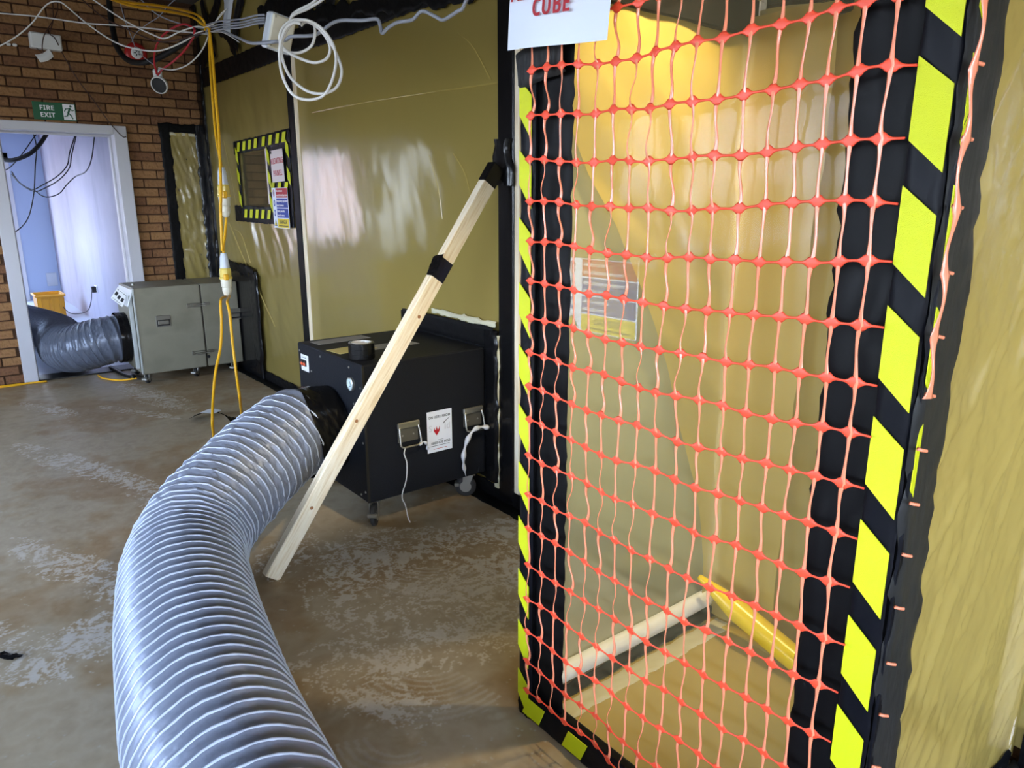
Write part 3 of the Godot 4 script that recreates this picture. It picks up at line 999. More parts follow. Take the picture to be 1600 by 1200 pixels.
	# wrap of tape round the near corner onto the right side
	part(strip(Vector3(1.002, 0.0, 0.865), Vector3(1.002, H, 0.885), 0.12, Vector3(1, 0, 0), 0.008, 0.012, 41), "corner_tape", "tape_dull", o)
	part(strip(Vector3(1.004, 0.0, 0.926), Vector3(1.004, H, 0.926), 0.016, Vector3(1, 0, 0), 0.004, 0.001, 42), "hazard_tape", "hazard_black", o)
	var sp := plate(PackedVector2Array([Vector2(-0.006, -0.06), Vector2(0.006, -0.075), Vector2(0.006, 0.05), Vector2(-0.006, 0.06)]), 0.002)
	for yy in [1.98, 1.82, 1.64, 1.46, 1.28, 1.1]:
		part(sp, "yellow_stripe", "hazard_yellow", o, facing(Vector3(1.009, yy, 0.926), Vector3(1, 0, 0)))
	part(strip(Vector3(1.002, 0.03, 0.05), Vector3(1.002, 0.03, 0.86), 0.075, Vector3(1, 0, 0), 0.006, 0.006, 43), "base_tape", "tape_gloss", o)
	part(strip(Vector3(1.03, 0.003, 0.0), Vector3(1.03, 0.003, 0.9), 0.06, Vector3(0, 1, 0), 0.004, 0.004, 44), "base_tape", "tape_dull", o)
	# folded black film bound round the head of the left post, under the notice
	part(strip(Vector3(0.0, 1.80, zf + 0.008), Vector3(0.16, 1.825, zf + 0.008), 0.085, Vector3(0, 0, 1), 0.008, 0.008, 45), "black_tape", "tape_dull", o)
	# yellow tube lying along the back
	var yt := thing("yellow_tube", "glossy yellow tube slanting along the back inside the airlock", "tube")
	part(tube(smooth_path([Vector3(0.055, 0.205, 0.16), Vector3(0.16, 0.165, 0.155), Vector3(0.3, 0.115, 0.15), Vector3(0.5, 0.06, 0.15), Vector3(0.72, 0.05, 0.16)], 8), 0.04, 16, func(t: float) -> float: return clampf(0.25 + t * 2.2, 0.2, 1.0)), "sleeve", "tube_yellow", yt)


func barrier_net() -> void:
	var o := thing("barrier_net", "orange plastic barrier netting stretched across the airlock front", "safety net")
	var rows := [1.985, 1.89, 1.79, 1.69, 1.59, 1.495, 1.4, 1.303, 1.21, 1.12, 1.028, 0.937, 0.84, 0.733, 0.63, 0.522, 0.42, 0.32, 0.22, 0.125]
	var cols := []
	var x := 0.073
	var rng := RandomNumberGenerator.new()
	rng.seed = 12
	while x < 0.93:
		cols.append(x)
		x += 0.0535 if x < 0.72 else 0.0475
	var nz := noise(50, 1.0, 2)
	var z0 := 0.962
	var slack := func(px: float, py: float) -> Vector3:
		var mid := sin(clampf((px - 0.1) / 0.78, 0.0, 1.0) * PI)
		var over := smoothstep(0.90, 0.94, px)
		return Vector3(px + 0.006 * nz.get_noise_2d(px * 3.0, py * 3.0), py - 0.014 * mid + 0.008 * nz.get_noise_2d(px * 4.0 + 9.0, py * 5.0), z0 - 0.008 * over + 0.016 * mid * nz.get_noise_2d(px * 3.5, py * 2.0 + 40.0))
	# one horizontal strand per row, widening to a diamond at every crossing
	var nod: Array = cols.duplicate()
	for r in rows.size():
		var py: float = rows[r]
		var xs := []
		for c in nod:
			for d in [-0.0235, -0.016, -0.0105, -0.007, -0.0035, 0.0, 0.0035, 0.007, 0.0105, 0.016]:
				xs.append([c + d, d])
		xs[0][0] = nod[0] - 0.0165
		xs.append([nod[-1] + 0.022, 0.018])
		xs.append([nod[-1] + 0.034, 0.018])
		var n := xs.size() - 1
		part(grid(8, n, func(u: float, v: float) -> Vector3:
			var e: Array = xs[int(round(v * n))]
			var d := absf(e[1])
			var hw := 0.0021
			if d < 0.0036:
				hw = 0.0105
			elif d < 0.0071:
				hw = 0.0088
			elif d < 0.0106:
				hw = 0.0052
			elif d < 0.0161:
				hw = 0.0025
			var p: Vector3 = slack.call(e[0], py)
			var a := u * TAU
			return p + Vector3(0, cos(a) * hw, sin(a) * 0.0016)), "horizontal_strand", "net_node", o)
	# one vertical strand per column, waisted and slightly twisted between the rows
	for c in cols.size():
		var px: float = cols[c]
		var pts := []
		for r in rows.size() - 1:
			var wv := rng.randf_range(-1.0, 1.0)
			var loose := clampf(1.25 - px * 1.3, 0.15, 1.0)
			for k in 12:
				pts.append([r, k / 12.0, wv * loose])
		pts.append([rows.size() - 2, 1.0, 0.0])
		var n := pts.size() - 1
		part(grid(6, n, func(u: float, v: float) -> Vector3:
			var e: Array = pts[int(round(v * n))]
			var t: float = e[1]
			var py := lerpf(rows[e[0]], rows[e[0] + 1], t)
			var p: Vector3 = slack.call(px, py)
			var body := pow(sin(t * PI), 0.55)
			var hw := lerpf(0.0064, 0.0024, body)
			var tw: float = e[2] * sin(t * PI) * 1.5
			var sway: float = e[2] * 0.0085 * sin(t * TAU)
			var a := u * TAU
			var q := Vector3(cos(tw), 0, sin(tw)) * cos(a) * hw + Vector3(-sin(tw), 0, cos(tw)) * sin(a) * 0.0013
			return p + q + Vector3(sway, 0, 0.004 * body * e[2])), "vertical_strand", "net_strand", o)
	# the edge strand wraps round the near post, beside the hazard tape
	part(grid(6, 120, func(u: float, v: float) -> Vector3:
		var py := lerpf(1.2, 1.99, v)
		var t := fposmod(v * 8.3, 1.0)
		var hw := lerpf(0.0095, 0.0028, pow(sin(t * PI), 0.5))
		var a := u * TAU
		return Vector3(1.022 + 0.003 * sin(v * 40.0), py, 0.948) + Vector3(0.5, 0, -0.86) * cos(a) * hw + Vector3(0.86, 0, 0.5) * sin(a) * 0.0013), "edge_strand", "net_strand", o)
	# ends of the strands poking out past the hazard tape
	for py in rows:
		part(tube([Vector3(1.0165, py - 0.004, 0.945), Vector3(1.021, py - 0.006, 0.94), Vector3(1.026, py - 0.008, 0.932)], 0.003, 6), "strand_end", "net_strand", o)


# ------------------------------------------------------------------ ducts
func duct_mesh(path: Array, R: float, pitch: float, sides: int, crush: Callable, sd: int) -> Array:
	# resample evenly
	var L := [0.0]
	for i in path.size() - 1:
		L.append(L[-1] + path[i].distance_to(path[i + 1]))
	var total: float = L[-1]
	var per := 12
	var n := int(total / pitch) * per
	var P := []
	var k := 0
	for i in n + 1:
		var s := total * i / n
		while k < path.size() - 2 and L[k + 1] < s:
			k += 1
		P.append(path[k].lerp(path[k + 1], (s - L[k]) / maxf(L[k + 1] - L[k], 1e-6)))
	var fr := frames(P)
	var nz := noise(sd, 1.0, 3)
	var wraps := float(n) / per
	var surf := func(u: float, i: int, extra: float) -> Vector3:
		var a := -u * TAU
		var t := float(i) / n
		var ph := fposmod(t * wraps - u, 1.0)
		var sag := pow(sin(ph * PI), 0.7)
		var c: float = crush.call(t)
		var dir: Vector3 = fr[0][i] * cos(a) + fr[1][i] * sin(a)
		var w := c * 0.009 * nz.get_noise_3d(dir.x * 3.2 + t * 26.0, dir.y * 3.2, dir.z * 3.2 + t * 60.0)
		var fine := (0.002 + 0.004 * c) * nz.get_noise_3d(dir.x * 22.0, dir.y * 22.0 + t * 260.0, dir.z * 22.0)
		var r := R - 0.012 * sag * (1.0 - 0.35 * c) + w + fine * sag + extra
		return P[i] + dir * r
	var body := grid(sides, n, func(u: float, v: float) -> Vector3: return surf.call(u if u < 1.0 else 0.0, int(round(v * n)), 0.0))
	# the wire helix under the fabric
	var hp := []
	var turns := int(wraps)
	for q in range(100, turns * 40):
		var w := float(q) / 40.0
		var u := fposmod(w, 1.0)
		var i := int(round(w / wraps * n))
		if i > n:
			break
		hp.append(surf.call(u, i, -0.0012))
	return [body, hp]


func main_duct() -> void:
	var o := thing("flexible_duct", "large grey flexible duct curving across the floor to the black unit", "duct")
	var path := smooth_path([Vector3(-1.74, 0.42, 0.80), Vector3(-1.717, 0.426, 0.93), Vector3(-1.449, 0.306, 1.333), Vector3(-1.214, 0.235, 1.531), Vector3(-0.814, 0.232, 1.645), Vector3(-0.268, 0.226, 1.74), Vector3(0.661, 0.216, 1.875), Vector3(1.723, 0.216, 2.341), Vector3(2.5, 0.216, 2.9)], 14)
	var d := duct_mesh(path, 0.211, 0.048, 72, func(t: float) -> float: return smoothstep(0.0, 0.05, t) * (1.0 - smoothstep(0.14, 0.30, t)), 81)
	part(d[0], "fabric_sleeve", "duct_fabric", o)
	part(tube(d[1], 0.0034, 6), "wire_helix", "duct_rib_highlight", o)  # pale tube along the wire, painting the highlights of the ribs
	# black tape collar fixing the duct to the unit
	var nz := noise(82, 1.0, 3)
	part(grid(64, 16, func(u: float, v: float) -> Vector3:
		var a := -u * TAU
		var dir := Vector3(cos(a), sin(a), 0)
		var r := lerpf(0.205, 0.222, v) + 0.006 * nz.get_noise_3d(dir.x * 3.0, dir.y * 3.0, v * 8.0)
		return Vector3(-1.74, 0.42, 0.706 + v * (0.155 + 0.02 * sin(a * 2.0))) + dir * r), "tape_collar", "tape_gloss", o)


func cabinet_duct() -> void:
	var o := thing("flexible_duct", "short grey duct bending from the grey cabinet out through the doorway", "duct")
	var path := smooth_path([Vector3(-5.32, 0.37, 0.95), Vector3(-5.33, 0.355, 1.08), Vector3(-5.45, 0.3, 1.24), Vector3(-5.7, 0.26, 1.31), Vector3(-6.1, 0.23, 1.3), Vector3(-6.9, 0.215, 1.25), Vector3(-8.2, 0.21, 1.5)], 14)
	var d := duct_mesh(path, 0.2, 0.04, 56, func(t: float) -> float: return smoothstep(0.0, 0.06, t) * (0.9 - 0.6 * smoothstep(0.0, 0.3, t)), 84)
	part(d[0], "fabric_sleeve", "duct_smooth_shaded", o)  # darker grey carries the painted shade of the backlit doorway
	part(tube(d[1], 0.0034, 6), "wire_helix", "duct_smooth_shaded", o)
	var nz := noise(85, 1.0, 3)
	part(grid(48, 8, func(u: float, v: float) -> Vector3:
		var a := -u * TAU
		var dir := Vector3(cos(a), sin(a), 0)
		return Vector3(-5.32, 0.37, 0.908 + v * 0.08) + dir * (0.211 + 0.005 * nz.get_noise_3d(dir.x * 3.0, dir.y * 3.0, v * 6.0))), "tape_collar", "tape_gloss", o)


# ------------------------------------------------------------------ machines
func caster(parent: Node, p: Vector3, h: float, turn: float) -> void:
	var c := part(box(Vector3(0.07, 0.008, 0.07)), "caster", "steel_dull", parent, Transform3D(Basis(Vector3.UP, turn), p + Vector3(0, h - 0.004, 0)))
	var r := h * 0.42
	part(lathe([Vector2(0, -0.013), Vector2(r * 0.5, -0.015), Vector2(r * 0.86, -0.013), Vector2(r, -0.008), Vector2(r, 0.008), Vector2(r * 0.86, 0.013), Vector2(r * 0.5, 0.015), Vector2(0, 0.013)], 28), "wheel", "rubber_wheel", c, Transform3D(Basis(Vector3(0, 0, 1), PI / 2.0), Vector3(0, -h + r + 0.004, 0.018)))
	part(lathe([Vector2(0, -0.017), Vector2(r * 0.55, -0.0165), Vector2(r * 0.55, 0.0165), Vector2(0, 0.017)], 20), "hub", "steel", c, Transform3D(Basis(Vector3(0, 0, 1), PI / 2.0), Vector3(0, -h + r + 0.004, 0.018)))
	part(box(Vector3(0.05, 0.02, 0.028), 0.005), "brake_pedal", "steel", c, at(Vector3(0, -h * 0.45, 0.062)))
	for s in [-1.0, 1.0]:
		part(plate(PackedVector2Array([Vector2(-0.026, 0.0), Vector2(0.03, 0.0), Vector2(0.034, -h + r + 0.0), Vector2(0.014, -h + r - 0.008), Vector2(0.0, -h + r + 0.008)]), 0.003), "fork", "steel", c, Transform3D(Basis(Vector3.UP, -PI / 2.0), Vector3(s * 0.02 + 0.0015, 0, 0)))


func bail_handle(parent: Node, xf: Transform3D) -> void:
	var h := part(box(Vector3(0.11, 0.095, 0.004), 0.002), "handle", "steel_dull", parent, xf * at(Vector3(0, 0, 0.002)))
	part(box(Vector3(0.118, 0.03, 0.014), 0.004), "handle_cap", "steel", h, at(Vector3(0, 0.036, 0.007)))
	part(tube(smooth_path([Vector3(-0.05, 0.03, 0.01), Vector3(-0.054, -0.02, 0.022), Vector3(-0.05, -0.06, 0.028), Vector3(0.0, -0.064, 0.03), Vector3(0.05, -0.06, 0.028), Vector3(0.054, -0.02, 0.022), Vector3(0.05, 0.03, 0.01)], 5), 0.0045, 8), "bail", "steel", h)
	for s in [-1.0, 1.0]:
		part(lathe([Vector2(0, 0.003), Vector2(0.004, 0.002), Vector2(0.005, 0)], 10), "rivet", "steel", h, Transform3D(Basis(Vector3.RIGHT, PI / 2.0), Vector3(s * 0.03, -0.015, 0.002)))


func black_unit() -> void:
	var o := thing("air_extraction_unit", "black box-shaped air extraction unit on wheels by the timber brace", "extractor")
	var a := Vector3(-2.12, 0.13, 0.03)
	var b := Vector3(-1.40, 0.785, 0.70)
	part(box2(a, b, 0.006), "casing", "unit_black", o)
	part(box2(Vector3(-1.402, 0.135, 0.692), Vector3(-1.396, 0.782, 0.704), 0.001), "corner_trim", "steel_dark", o)
	for p in [Vector3(-1.45, 0, 0.645), Vector3(-2.07, 0, 0.645), Vector3(-1.45, 0, 0.10), Vector3(-2.07, 0, 0.10)]:
		caster(o, p, 0.13, 0.9 if p.z > 0.4 else -0.67)
	# side handles and the hire label
	bail_handle(o, facing(Vector3(-1.397, 0.44, 0.483), Vector3(1, 0, 0)))
	bail_handle(o, facing(Vector3(-1.397, 0.445, 0.112), Vector3(1, 0, 0)))
	var l := part(box(Vector3(0.142, 0.207, 0.0012), 0.0), "hire_label", "paper", o, facing(Vector3(-1.3985, 0.408, 0.305), Vector3(1, 0, 0)))
	text("ON HIRE FROM", 0.0125, "print_grey", l, at(Vector3(0, 0.073, 0.001)))
	text("S      ld", 0.03, "print_faint", l, at(Vector3(0.0, 0.018, 0.001)))
	text("0800 678 5050", 0.012, "print_grey", l, at(Vector3(0.005, -0.058, 0.001)))
	part(box(Vector3(0.11, 0.0025, 0.0004), 0.0), "small_print", "print_grey", l, at(Vector3(0.0, -0.072, 0.001)))
	part(box(Vector3(0.075, 0.0022, 0.0004), 0.0), "small_print", "print_red", l, at(Vector3(0.0, -0.088, 0.001)))
	part(box(Vector3(0.03, 0.0018, 0.0004), 0.0), "small_print", "print_grey", l, at(Vector3(0.005, -0.044, 0.001)))
	part(plate(PackedVector2Array([Vector2(0, -0.026), Vector2(0.017, -0.004), Vector2(0.018, 0.02), Vector2(0.0115, 0.004), Vector2(0.006, 0.002), Vector2(0.001, 0.02), Vector2(-0.004, 0.002), Vector2(-0.009, 0.004), Vector2(-0.013, 0.016), Vector2(-0.016, -0.002)]), 0.0006), "emblem", "print_red", l, at(Vector3(-0.018, 0.006, 0.0008)))
	part(plate(PackedVector2Array([Vector2(-0.022, -0.014), Vector2(-0.016, -0.004), Vector2(0.004, 0.009), Vector2(0.022, 0.017), Vector2(0.0, 0.003), Vector2(-0.014, -0.009)]), 0.0006), "emblem_flash", "print_grey", l, at(Vector3(0.04, 0.045, 0.0008)))
	# face with the switches, gauge and screws
	var s := part(box(Vector3(0.092, 0.085, 0.004), 0.002), "switch_plate", "white_plastic", o, at(Vector3(-2.03, 0.69, 0.703)))
	for q in [-0.016, 0.016]:
		var r := part(box(Vector3(0.024, 0.032, 0.008), 0.002), "switch", "print_black", s, at(Vector3(q - 0.004, 0.0, 0.005)))
		part(box(Vector3(0.017, 0.016, 0.006), 0.002), "rocker", "orange_switch", r, at(Vector3(0, -0.004, 0.005)))
	for q in [-0.022, 0.018]:
		part(box(Vector3(0.022, 0.004, 0.0006), 0.0), "print", "print_grey", s, at(Vector3(q * 0.8, 0.028, 0.0022)))
	var g := part(lathe([Vector2(0.032, 0), Vector2(0.032, 0.012), Vector2(0.027, 0.014), Vector2(0.027, 0.009), Vector2(0.0, 0.009)], 28), "gauge", "steel", o, Transform3D(Basis(Vector3.RIGHT, PI / 2.0), Vector3(-1.508, 0.683, 0.70)))
	part(lathe([Vector2(0.027, 0.0), Vector2(0.0, 0.0005)], 28), "dial", "dial_face", g, at(Vector3(0, 0.0098, 0)))
	part(box(Vector3(0.003, 0.0008, 0.022), 0.0), "needle", "print_black", g, Transform3D(Basis(Vector3.UP, 0.5), Vector3(0.002, 0.0108, -0.004)))
	part(box(Vector3(0.014, 0.0008, 0.004), 0.0), "marking", "print_grey", g, at(Vector3(0, 0.0108, 0.01)))
	var screw := lathe([Vector2(0.0055, 0), Vector2(0.005, 0.003), Vector2(0.0, 0.0036)], 10)
	for p in [Vector2(-2.095, 0.745), Vector2(-2.095, 0.68), Vector2(-1.96, 0.66), Vector2(-1.84, 0.755), Vector2(-1.53, 0.757), Vector2(-1.425, 0.68), Vector2(-1.50, 0.59), Vector2(-1.425, 0.42), Vector2(-1.425, 0.18), Vector2(-1.47, 0.155), Vector2(-1.93, 0.155)]:
		part(screw, "screw", "steel", o, Transform3D(Basis(Vector3.RIGHT, PI / 2.0), Vector3(p.x, p.y, 0.70)))
	# papers stuck on the lid
	part(box(Vector3(0.10, 0.0012, 0.30), 0.0), "lid_label", "paper_grey", o, Transform3D(Basis(Vector3.UP, 0.05), Vector3(-2.03, 0.786, 0.50)))
	part(box(Vector3(0.13, 0.0012, 0.21), 0.0), "lid_label", "paper_note", o, Transform3D(Basis(Vector3.UP, 0.1), Vector3(-1.77, 0.786, 0.565)))
	part(box(Vector3(0.11, 0.0012, 0.26), 0.0), "lid_label", "paper_grey", o, Transform3D(Basis(Vector3.UP, 0.03), Vector3(-1.74, 0.786, 0.36)))


func grey_cabinet() -> void:
	var o := thing("filter_cabinet", "large grey metal filter cabinet on wheels in the corner by the doorway", "cabinet")
	part(box2(Vector3(-5.58, 0.085, 0.36), Vector3(-5.05, 0.80, 0.875), 0.005), "front_section", "cabinet_grey", o)
	part(box2(Vector3(-5.58, 0.085, 0.045), Vector3(-5.055, 0.80, 0.348), 0.005), "rear_section", "cabinet_grey", o)
	part(box2(Vector3(-5.57, 0.095, 0.346), Vector3(-5.06, 0.79, 0.362), 0.0), "joint", "steel_dark", o)
	part(box2(Vector3(-5.053, 0.09, 0.868), Vector3(-5.045, 0.80, 0.882), 0.002), "edge_trim", "cabinet_edge", o)
	# inlet end, a shallower box with a sloping top edge
	part(box2(Vector3(-5.56, 0.13, 0.875), Vector3(-5.09, 0.66, 0.905), 0.006), "inlet_panel", "cabinet_grey", o)
	part(box2(Vector3(-5.11, 0.13, 0.88), Vector3(-5.088, 0.74, 0.91), 0.003), "edge_trim", "cabinet_edge", o)
	part(box(Vector3(0.5, 0.16, 0.012), 0.003), "sloping_panel", "cabinet_edge", o, Transform3D(Basis(Vector3.RIGHT, -0.35), Vector3(-5.33, 0.725, 0.89)))
	for p in [Vector3(-5.11, 0, 0.82), Vector3(-5.52, 0, 0.82), Vector3(-5.11, 0, 0.43), Vector3(-5.11, 0, 0.10), Vector3(-5.52, 0, 0.10)]:
		caster(o, p, 0.085, 0.8)
	# toggle latches across the joint and the sunk handles
	for y in [0.63, 0.22]:
		var t := part(box(Vector3(0.012, 0.035, 0.11), 0.003), "toggle_latch", "steel_dull", o, at(Vector3(-5.046, y - 0.005, 0.42)))
		part(box(Vector3(0.014, 0.026, 0.05), 0.003), "latch_hook", "steel_dull", t, at(Vector3(0, 0.006, -0.105)))
		part(tube([Vector3(0.01, 0.008, 0.03), Vector3(0.012, 0.008, -0.09)], 0.003, 6), "latch_bar", "steel", t)
		part(tube([Vector3(0.01, -0.008, 0.03), Vector3(0.012, -0.006, -0.09)], 0.003, 6), "latch_bar", "steel", t)
	for p in [Vector3(-5.048, 0.515, 0.672), Vector3(-5.053, 0.52, 0.085)]:
		var h := part(box(Vector3(0.006, 0.095, 0.115), 0.002), "sunk_handle", "steel_dull", o, at(p))
		part(box(Vector3(0.004, 0.05, 0.1), 0.001), "recess", "print_black", h, at(Vector3(0.004, -0.014, 0)))
		part(box(Vector3(0.01, 0.034, 0.086), 0.004), "grip", "steel_dull", h, at(Vector3(0.007, -0.01, 0)))
	part(lathe([Vector2(0.014, 0), Vector2(0.012, 0.01), Vector2(0, 0.012)], 14), "lock_button", "print_black", o, Transform3D(Basis(Vector3(0, 0, 1), -PI / 2.0), Vector3(-5.052, 0.17, 0.34)))
	var k := part(lathe([Vector2(0.012, 0), Vector2(0.012, 0.014), Vector2(0, 0.016)], 12), "lid_stud", "steel", o, at(Vector3(-5.3, 0.80, 0.82)))
	part(tube([Vector3(-0.02, 0.01, 0), Vector3(0.02, 0.01, 0)], 0.004, 6), "stud_bar", "steel", k)
	# white control plate, twisted on its mount
	var tilt := facing(Vector3(-5.27, 0.715, 0.932), Vector3(0.55, 0.35, 0.75)) * Transform3D(Basis(Vector3(0, 0, 1), -0.5), Vector3.ZERO)
	var c := part(box(Vector3(0.145, 0.11, 0.008), 0.002), "control_plate", "white_plastic", o, tilt)
	for q in [Vector2(-0.042, 0.006), Vector2(0.0, -0.006), Vector2(0.042, -0.008)]:
		part(box(Vector3(0.024, 0.03, 0.012), 0.003), "switch", "print_black", c, at(Vector3(q.x, q.y, 0.007)))
	for q in 5:
		part(box(Vector3(0.012, 0.006, 0.0008), 0.0), "print", "print_black", c, at(Vector3(-0.05 + q * 0.025, 0.04, 0.0042)))
		part(box(Vector3(0.01, 0.006, 0.0008), 0.0), "print", "print_black", c, at(Vector3(-0.05 + q * 0.025, -0.042, 0.0042)))


func timber_brace() -> void:
	var a := Vector3(-1.235, 0.012, 1.235)
	var b := Vector3(-1.235, 1.63, 0.082)
	var d := (b - a).normalized()
	var x := Vector3.RIGHT
	var xf := Transform3D(Basis(x, d, x.cross(d)), (a + b) / 2.0)
	var o := thing("timber_brace", "long pale softwood prop leaning from the floor to the black post", "timber", Vector3.ZERO)
	var L := a.distance_to(b)
	part(box(Vector3(0.044, L, 0.068), 0.003), "batten", "pine", o, xf)
	for k in [[0.36, 0.023, 0.012], [0.62, 0.023, -0.01], [0.16, 0.023, 0.0]]:
		part(lathe([Vector2(0.011, 0), Vector2(0.006, 0.0008), Vector2(0, 0.001)], 12), "knot", "knot", o, xf * Transform3D(Basis(Vector3(0, 0, 1), -PI / 2.0), Vector3(0.0215, L * (k[0] - 0.5), k[2])))
	var w := part(box(Vector3(0.048, 0.10, 0.072), 0.004), "tape_wrap", "tape_gloss", o, xf * at(Vector3(0, L * 0.235, 0)))
	part(strip(Vector3(-0.024, 0.0, 0.037), Vector3(0.05, 0.02, 0.04), 0.09, Vector3(0, 0, 1), 0.003, 0.004, 91), "tape_end", "tape_gloss", w)
	part(box(Vector3(0.05, 0.1, 0.075), 0.006), "tape_wrap", "tape_gloss", o, xf * at(Vector3(0, L * 0.5 - 0.035, 0)))
	part(strip(Vector3(-1.245, 1.56, 0.030), Vector3(-1.24, 1.76, 0.030), 0.13, Vector3(0, 0, 1), 0.02, 0.02, 92), "tape_patch", "tape_gloss", o)


# ------------------------------------------------------------------ notices and signs
func safety_notice(called: String, label: String, xf: Transform3D, w: float, h: float) -> void:
	var o := thing(called, label, "sign", Vector3.ZERO, "safety notices on the film")
	o.transform = xf
	part(box(Vector3(w, h, 0.002), 0.0), "board", "paper", o)
	var bands := [["print_red", ["No access to", "unauthorised persons"], "print_white"], ["print_blue", ["Respiratory equipment", "must be worn"], "print_white"], ["print_blue", ["Safety overalls", "must be worn"], "print_white"], ["print_yellow", ["DANGER"], "print_black"]]
	var bh := h / 4.0
	for k in 4:
		var y := h / 2.0 - bh * (k + 0.5)
		var bnd := part(box(Vector3(w * 0.72, bh * 0.92, 0.0008), 0.0), "band", bands[k][0], o, at(Vector3(w * 0.12, y, 0.0012)))
		var lines: Array = bands[k][1]
		for i in lines.size():
			var th: float = bh * (0.2 if lines.size() > 1 else 0.36)
			text(lines[i], th, bands[k][2], bnd, at(Vector3(-w * 0.34, bh * (0.2 - 0.42 * i) if lines.size() > 1 else bh * 0.1, 0.0006)) if lines.size() > 1 else at(Vector3(0, bh * 0.12, 0.0006)), "lettering", true, lines.size() < 2)
		if k < 3:
			var r := bh * 0.34
			part(lathe([Vector2(r, 0), Vector2(r, 0.001), Vector2(r * 0.78, 0.001), Vector2(r * 0.78, 0)] if k == 0 else [Vector2(r, 0), Vector2(r, 0.001), Vector2(0, 0.001)], 24), "pictogram", "print_red" if k == 0 else "print_blue", o, Transform3D(Basis(Vector3.RIGHT, PI / 2.0).scaled(Vector3(0.62, 1, 1)), Vector3(-w * 0.375, y, 0.0012)))
			part(box(Vector3(r * 0.35, r * 0.9, 0.0008), 0.0), "figure", "print_black" if k == 0 else "print_white", o, at(Vector3(-w * 0.375, y, 0.0026)))
		else:
			part(box(Vector3(w * 0.6, bh * 0.07, 0.0006), 0.0), "small_print", "print_black", bnd, at(Vector3(0, -bh * 0.26, 0.0006)))
			part(plate(PackedVector2Array([Vector2(-w * 0.09, -bh * 0.3), Vector2(w * 0.09, -bh * 0.3), Vector2(0, bh * 0.34)]), 0.001), "pictogram", "print_black", o, at(Vector3(-w * 0.375, y, 0.001)))
			part(plate(PackedVector2Array([Vector2(-w * 0.06, -bh * 0.22), Vector2(w * 0.06, -bh * 0.22), Vector2(0, bh * 0.2)]), 0.0006), "figure", "print_yellow", o, at(Vector3(-w * 0.375, y, 0.0021)))


